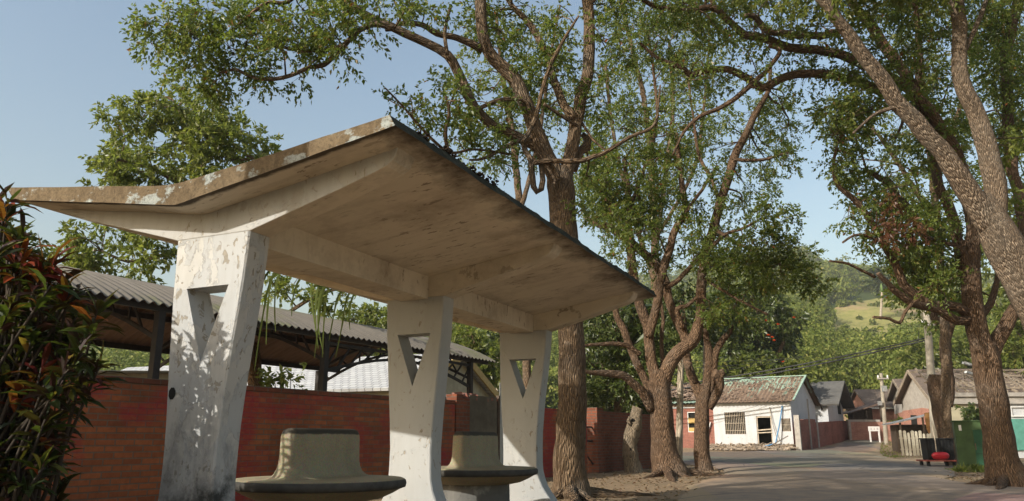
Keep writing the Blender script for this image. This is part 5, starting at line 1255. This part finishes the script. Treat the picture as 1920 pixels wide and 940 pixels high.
gable_house('weathered grey plastered house gable with pink lower wall, nearest behind the thick pole', (X(1699, 50), 50, gz(50)-.1), (X(1766, 44), 44, gz(44)-.1), 2.75, pt(1722, 694, 47).z-gz(47)+.0, 7, 2.2, M['concrete'])
gable_house('smaller brown roofed house gable just left of and beyond the weathered grey one', (X(1683, 57), 57, gz(57)-.1), (X(1716, 51.5), 51.5, gz(51.5)-.1), 2.9, pt(1699, 711, 54).z-gz(54), 6, 1.9, M['concrete'])
fe = thing('picket_fence', 'old white picket fence under the sloping shed roof by the road', 'fence', (X(1688, 38.5), 38.5, gz(38.5)-.02), -.35)
for i in range(13):
    mb = MB(); w = random.uniform(.10, .15); x = i*.165; hh = random.uniform(1.02, 1.2)*(1.15 if i == 0 else 1); mb.prism([(x, .0), (x+w, .0), (x+w+random.uniform(-.02, .02), hh-.04), (x+w*.5, hh), (x+random.uniform(-.02, .02), hh-.04)], lambda a, b, c: (a, c, b), -.012, .012); mb.build('picket', M['picket'], fe)
mb = MB(); mb.box(-.05, 2.2, .013, .05, .25, .33); mb.box(-.05, 2.2, .013, .05, .78, .86); mb.build('rail', M['wood'], fe)
lt = thing('shed', 'dark timber shed with a low sloping sheet roof behind the white pickets', 'shed', (X(1686, 40), 40, gz(40)), -.3)
mb = MB(); mb.prism([(-.35, 1.42), (2.3, 2.05), (2.3, 2.11), (-.35, 1.48)], lambda a, b, c: (a, c, b), -.7, 2.6); mb.build('roof', M['metal_sheet'], lt)
mb = MB(); mb.box(0, 2.1, .6, 2.4, -.2, 1.42); mb.build('dark_interior', M['wood_dark'], lt)
for x in (.0, 1.05, 2.05): mb = MB(); mb.box(x, x+.09, -.55, -.46, -.2, 1.5+x*.24); mb.build('post', M['wood_dark'], lt)
mb = MB(); mb.lathe([(.05, .05), (.1, .3), (.13, .7), (.26, 1.15), (.30, 1.6), (.27, 1.95), (.1, 2.0)], (1.45, -.75, 0), 16, sy=.6); 
for v_ in range(len(mb.v)): mb.v[v_] = tuple(c+mnoise.noise((mb.v[v_][0]*6, mb.v[v_][1]*6, mb.v[v_][2]*4+i))*.06 for i, c in enumerate(mb.v[v_]))
ck = mb.build('brown_sacking', M['rust_cloth'], smooth=True); ck.location = lt.location; ck.rotation_euler.z = -.3; tag(ck, 'brown sacking bundle hanging from the shed eave behind the hand cart', 'sacking')

# hand cart with bin and red basin
ct = thing('hand_cart', 'low red flat hand cart on small black wheels at the roadside', 'cart', (X(1755, 22.6), 22.6, 0), -.12)
mb = MB(); mb.box(-.46, .46, -.3, .42, .155, .195); mb.build('deck', M['red_deck'], ct, bevel=.006)
for x in (-.36, .33):
    for y in (-.2, .3):
        w = MB(); w.prism([(.075*math.cos(a*.4488), .075+.075*math.sin(a*.4488)) for a in range(14)], lambda a, b, c: (c, a, b), -.025, .025); o = w.build('wheel', M['rubber'], ct); o.location = (x, y, 0)
        k = MB(); k.box(x-.04, x+.04, y-.03, y+.03, .12, .154); k.build('caster_fork', M['rust'], ct)
mb = MB(); mb.tube([(-.12, -.24, .2), (-.13, -.26, .75), (-.17, -.25, 1.25)], .014, 7); hd_ = mb.build('broom_handle', M['pale_wood']); hd_.location = ct.location; hd_.rotation_euler.z = -.12; tag(hd_, 'thin wooden stick standing on the cart before the black crate', 'stick')
bn = thing('black_crate', 'black slatted plastic crate standing on the hand cart', 'crate', ct.location+Vector((.08, .1, .196)), -.12)
mb = MB(); mb.prism([(-.36, 0), (.33, 0), (.38, .56), (-.38, .56)], lambda a, b, c: (a, c, b), -.18, .24); mb.build('body', M['rubber'], bn, bevel=.01)
mb = MB(); mb.box(-.41, .41, -.21, .27, .561, .60)
mb.build('rim', M['rubber'], bn, bevel=.008)
for i in range(8): mb = MB(); x = -.32+i*.09; mb.box(x, x+.035, -.2, -.181, .04, .54); mb.build('rib', M['rubber'], bn)
bs = thing('red_basin', 'round red plastic basin on the front edge of the hand cart', 'basin', ct.location+Vector((-.05, -.22, .2)))
mb = MB(); mb.lathe([(.12, .0), (.19, .02), (.235, .07), (.25, .12), (.235, .165), (.18, .2), (.08, .215)], n=28, sy=.42); mb.build('bowl', M['red_pl'], bs, smooth=True)
# green cabinet
gb = thing('utility_cabinet', 'large dull green steel cabinet with a brighter green door beside the tree', 'cabinet', (X(1829, 20.4), 20.4, 0), -.46)
mb = MB(); mb.box(-.46, .46, -.3, .5, .06, 1.20); mb.build('body', M['green_box'], gb, bevel=.012)
mb = MB(); mb.box(-.49, .49, -.33, .53, 1.201, 1.235); mb.build('lid', M['green_box'], gb, bevel=.008)
mb = MB(); mb.box(-.06, .44, -.335, -.302, .10, 1.0); d_ = mb.build('door', M['green_door'], gb, bevel=.006)
mb = MB(); mb.box(-.03, .42, -.342, -.336, .40, .41); mb.build('door_seam', M['black'], d_); mb = MB(); mb.box(-.05, -.03, -.35, -.336, .5, .66); mb.build('handle', M['rust'], d_)
mb = MB(); mb.box(-.36, -.30, -.306, -.301, .98, 1.12); mb.build('paper_label', M['white_pl'], gb)
mb = MB(); mb.box(-.44, .44, -.28, .48, -.1, .06); mb.build('plinth', M['concrete'], gb)
gw = random.Random(3)
def weed_spot(): return (X(gw.uniform(1790, 1870), 19.6)+gw.gauss(0, .1), 19.6+gw.gauss(0, .25), -.03)
grass(260, weed_spot, .2, 'dry weeds at the foot of the green cabinet')

# background ruin at the right
rr = thing('roofless_house', 'roofless ruin with bare timber rafters and a concrete lintel behind the green cabinet', 'house', (X(1780, 35), 35, 0), -.08)
mb = MB(); wall_open(mb, .2, 1.4, -.1, 2.3, [], .1, .3); mb.build('wall', M['cream'], rr)
mb = MB(); mb.box(-.1, 6, -.05, .4, 2.31, 2.62); mb.box(-.15, 6, -.15, .5, 2.625, 2.8); mb.build('lintel', M['concrete'], rr)
mb = MB()
for i in range(15):
    x = -.1+i*.42; mb.beam((x, .1, 2.83), (x+random.uniform(-.1, .4), 2.6, 3.9+random.uniform(-.2, .25)), .06, .1)
for y, z in ((.5, 3.05), (1.3, 3.35), (2.1, 3.7), (2.7, 3.95)): mb.beam((-.2, y, z), (6., y, z+random.uniform(-.1, .12)), .06, .08)
mb.build('rafters', M['wood'], rr)
mb = MB()
for i in range(150):
    x = random.uniform(.2, 5.9); y = random.uniform(.2, 2.8); z = 2.9+y*.41; a = random.random()*3; l = random.uniform(.08, .35); mb.beam((x, y, z), (x+math.cos(a)*l, y+math.sin(a)*l*.5, z+random.uniform(-.08, .12)), .06, .02, roll=random.random()*2)
tag(mb.build('roof_debris', M['wood'], rr), kind='stuff')
mb = MB(); mb.box(2.6, 6, .1, .25, -.1, 2.3); mb.build('side_wall', M['white_wall'], rr)
window(rr, 2.8, 3.5, 1.75, 2.2, .02, 0, 0, frame=M['white_pl']); mb = MB(); mb.box(2.75, 4.4, .02, .06, .3, 1.65); mb.build('teal_shutter', M['teal_panel'], rr)
make_tree('garden_shrub', 'round green shrub growing in front of the roofless ruin', 'shrub', (X(1822, 32), 32, 0), [([(1822,850,4),(1822,800,3),(1822,775,2)], 32, 32)], [(1822,775,20,18,32,1.2),(1815,790,14,14,32,1.),(1832,785,12,14,32,1.)], M['bark'], M['leaf_dark'], L=.2, slen=.3)
make_tree('garden_shrub', 'small green bush by the brick wall left of the white sign', 'shrub', (X(1580, 60), 60, gz(60)), [([(1580,835,3),(1580,810,2)], 60, 60)], [(1578,808,18,16,60,1.3),(1565,818,14,14,59,1.2),(1592,815,10,14,60,1.)], M['bark'], M['leaf'], L=.3, slen=.4)
make_tree('garden_shrub', 'small bush against the pink house beside the thin pole', 'shrub', (X(1678, 55), 55, gz(55)), [([(1678,825,3),(1678,800,2)], 55, 55)], [(1678,795,12,10,54,1.2)], M['bark'], M['leaf'], L=.3, slen=.4)
make_tree('garden_shrub', 'tall yellowish bush on the bare soil bank beyond the brick wall', 'shrub', (X(1620, 66), 66, gz(66)), [([(1620,822,3),(1618,780,2)], 66, 66)], [(1620,760,16,22,66,1.1),(1612,785,16,18,66,1.1),(1600,790,14,10,66,1.)], M['bark'], M['leaf_bright'], L=.34, slen=.5)
sl = thing('street_lamp', 'slanting blue grey lamp post with white lamp heads beside the cabinet tree', 'street lamp', (X(1852, 25), 25, 0))
b0 = sl.location; tp = pt(1832, 690, 25)
mb = MB(); mb.tube([b0-Vector((0, 0, .1)), tp], [.085, .06], 12); mb.build('post', M['lamp_pole'], sl, off=b0, smooth=True)
q = b0+(tp-b0)*.31; mb = MB(); mb.tube([q, q+(tp-b0)*.05], .095, 12); mb.build('yellow_band', M['yellow'], sl, off=b0)
for dx, dz, s in ((-.32, .02, 1), (-.3, -.28, 1), (.12, -.5, -1)):
    c = tp+Vector((0, 0, dz)); mb = MB(); mb.tube([c, c+Vector((dx*.6, -.05, .04))], .02, 6); a = mb.build('arm', M['lamp_pole'], sl, off=b0)
    mb = MB(); mb.beam(c+Vector((dx*.5, -.06, .06)), c+Vector((dx*1.5, -.1, .14)), .14, .07); mb.build('lamp_head', M['white_pl'], a, off=b0)
# cables
def cable(name, label, pts, r, sag):
    mb = MB()
    for (a, b) in pts:
        P = [a+(b-a)*(i/24)-Vector((0, 0, sag*4*(i/24)*(1-i/24))) for i in range(25)]; mb.tube(P, r, 5)
    return tag(mb.build(name, M['cable']), label, 'cable', 'overhead cables')
cable('overhead_cable', 'thick black overhead cable pair sagging left from the thick concrete pole', [(pt(1745,632,36), pt(1080,742,46)), (pt(1745,636,36), pt(1080,752,46))], .035, .35)
cable('overhead_cable', 'thin overhead wires below the thick cable pair, left of the white house', [(pt(1480,672,40), pt(1180,665,42)), (pt(1500,668,40), pt(1180,690,42)), (pt(1510,668,40), pt(1180,705,42))], .012, .25)
mb = MB(); mb.tube([pt(1722,640,36), pt(1724,600,36.), pt(1723,520,36)], .012, 5); tag(mb.build('drop_wire', M['cable']), 'thin vertical wire hanging left of the thick concrete pole', 'cable', 'overhead cables')

# ------------------------------------------------------------------ unseen trees: right and rear added to dim sky light, left dapples the road
def rough_tree(label, x, y, hgt, rad, n=22, cx=0., cy=0., vz=.25):
    c = Vector((x, y, 0)); t = thing('unseen_shade_tree', label, 'tree', c); mb = MB(); V, Fc = [], []; off = 0
    mb.tube([(x, y, -.1), (x+.1, y, hgt*.3), (x, y+.1, hgt*.6)], [.28, .22, .14], 12, rough=.1)
    for _ in range(n):
        u = rng.normal(size=3); u /= np.linalg.norm(u); q = np.array([x+cx, y+cy, hgt*.78])+u*np.array([rad, rad, hgt*vz])*random.random()**.4
        mb.tube([(x, y+.05, hgt*.45), tuple((np.array([x, y, hgt*.5])+q)/2+np.array([0, 0, .3])), tuple(q)], [.07, .04, .015], 6)
        Cn = q+rng.normal(size=(60, 3))*.38; a, f = sprigs(Cn, rng.normal(size=(60, 3)), 7, .25, .11); V.append(a); Fc.append(f+off); off += len(a)
    mb.build('trunk', M['bark'], t, off=c, smooth=True, uv=True); np_mesh('crown', np.vstack(V), np.vstack(Fc), M['leaf'], t, off=c)

for lab, x, y in (('unseen tree added on the right of the road to dim the sky light', 9.5, 5.), ('unseen tree added beyond the leaning tree to dim the sky light', 15.5, 9.), ('unseen tree added on the road side behind the viewer to dim the sky light', 8.5, -4.), ('unseen shade tree added behind the viewer on the lane', 3.5, -8.5)):
    rough_tree(lab, x, y, 7.5, 2.6, 30)
rough_tree('avenue tree left of the viewer, its crown high over the shelter', -3.4, 2.6, 9.8, 2.7, 34, -1.6, 1.9, .11)
# ------------------------------------------------------------------ haze
hz = np_mesh('haze', [(x, y, z) for z in (-1.4, 118) for y in (-155, 485) for x in (-485, 485)], [(0, 2, 3, 1), (4, 5, 7, 6), (0, 1, 5, 4), (2, 6, 7, 3), (0, 4, 6, 2), (1, 3, 7, 5)], bpy.data.materials.new('haze')); tag(hz, kind='stuff')
hm = hz.data.materials[0]; hm.use_nodes = True; ht = hm.node_tree; ht.nodes.remove(ht.nodes['Principled BSDF'])
pv = ht.nodes.new('ShaderNodeVolumePrincipled'); pv.inputs['Color'].default_value = (.86, .90, .94, 1); pv.inputs['Density'].default_value = HAZE; pv.inputs['Anisotropy'].default_value = 0.
ht.links.new(pv.outputs[0], ht.nodes['Material Output'].inputs['Volume'])
# ------------------------------------------------------------------ light
SUN_EL = R(27.5); sdx, sdy = -.80, -.60          # direction towards the sun on the ground
az_sun = math.atan2(sdx, sdy)
w = bpy.data.worlds.new('World'); scene.world = w; w.use_nodes = True; nt = w.node_tree
sky = nt.nodes.new('ShaderNodeTexSky'); sky.sky_type = 'NISHITA'; sky.sun_disc = False; sky.sun_elevation = SUN_EL; sky.sun_rotation = az_sun
sky.altitude = 50; sky.air_density = 1.5; sky.dust_density = 3.6; sky.ozone_density = 1.
bg = nt.nodes['Background']; nt.links.new(sky.outputs[0], bg.inputs[0]); bg.inputs[1].default_value = SKYS
sl_ = bpy.data.lights.new('sun', 'SUN'); sl_.energy = SUNS; sl_.angle = R(.53); sl_.color = (1., .945, .85)
so = bpy.data.objects.new('sun', sl_); COL.objects.link(so)
dirv = Vector((-sdx*math.cos(SUN_EL), -sdy*math.cos(SUN_EL), -math.sin(SUN_EL))); so.rotation_euler = dirv.to_track_quat('-Z', 'Y').to_euler(); so.location = (-20, -15, 20)
vs = scene.view_settings; vs.view_transform = 'Standard'; vs.look = 'None'; vs.gamma = 1; vs.exposure = EXPO; vs.use_curve_mapping = False
scene.display_settings.display_device = 'sRGB'
cy = scene.cycles if hasattr(scene, 'cycles') else None
if cy:
    cy.max_bounces = 6; cy.diffuse_bounces = 4; cy.glossy_bounces = 2; cy.transmission_bounces = 4; cy.transparent_max_bounces = 4; cy.volume_bounces = 0; cy.use_denoising = True; cy.sample_clamp_indirect = 6; cy.caustics_reflective = False; cy.caustics_refractive = False
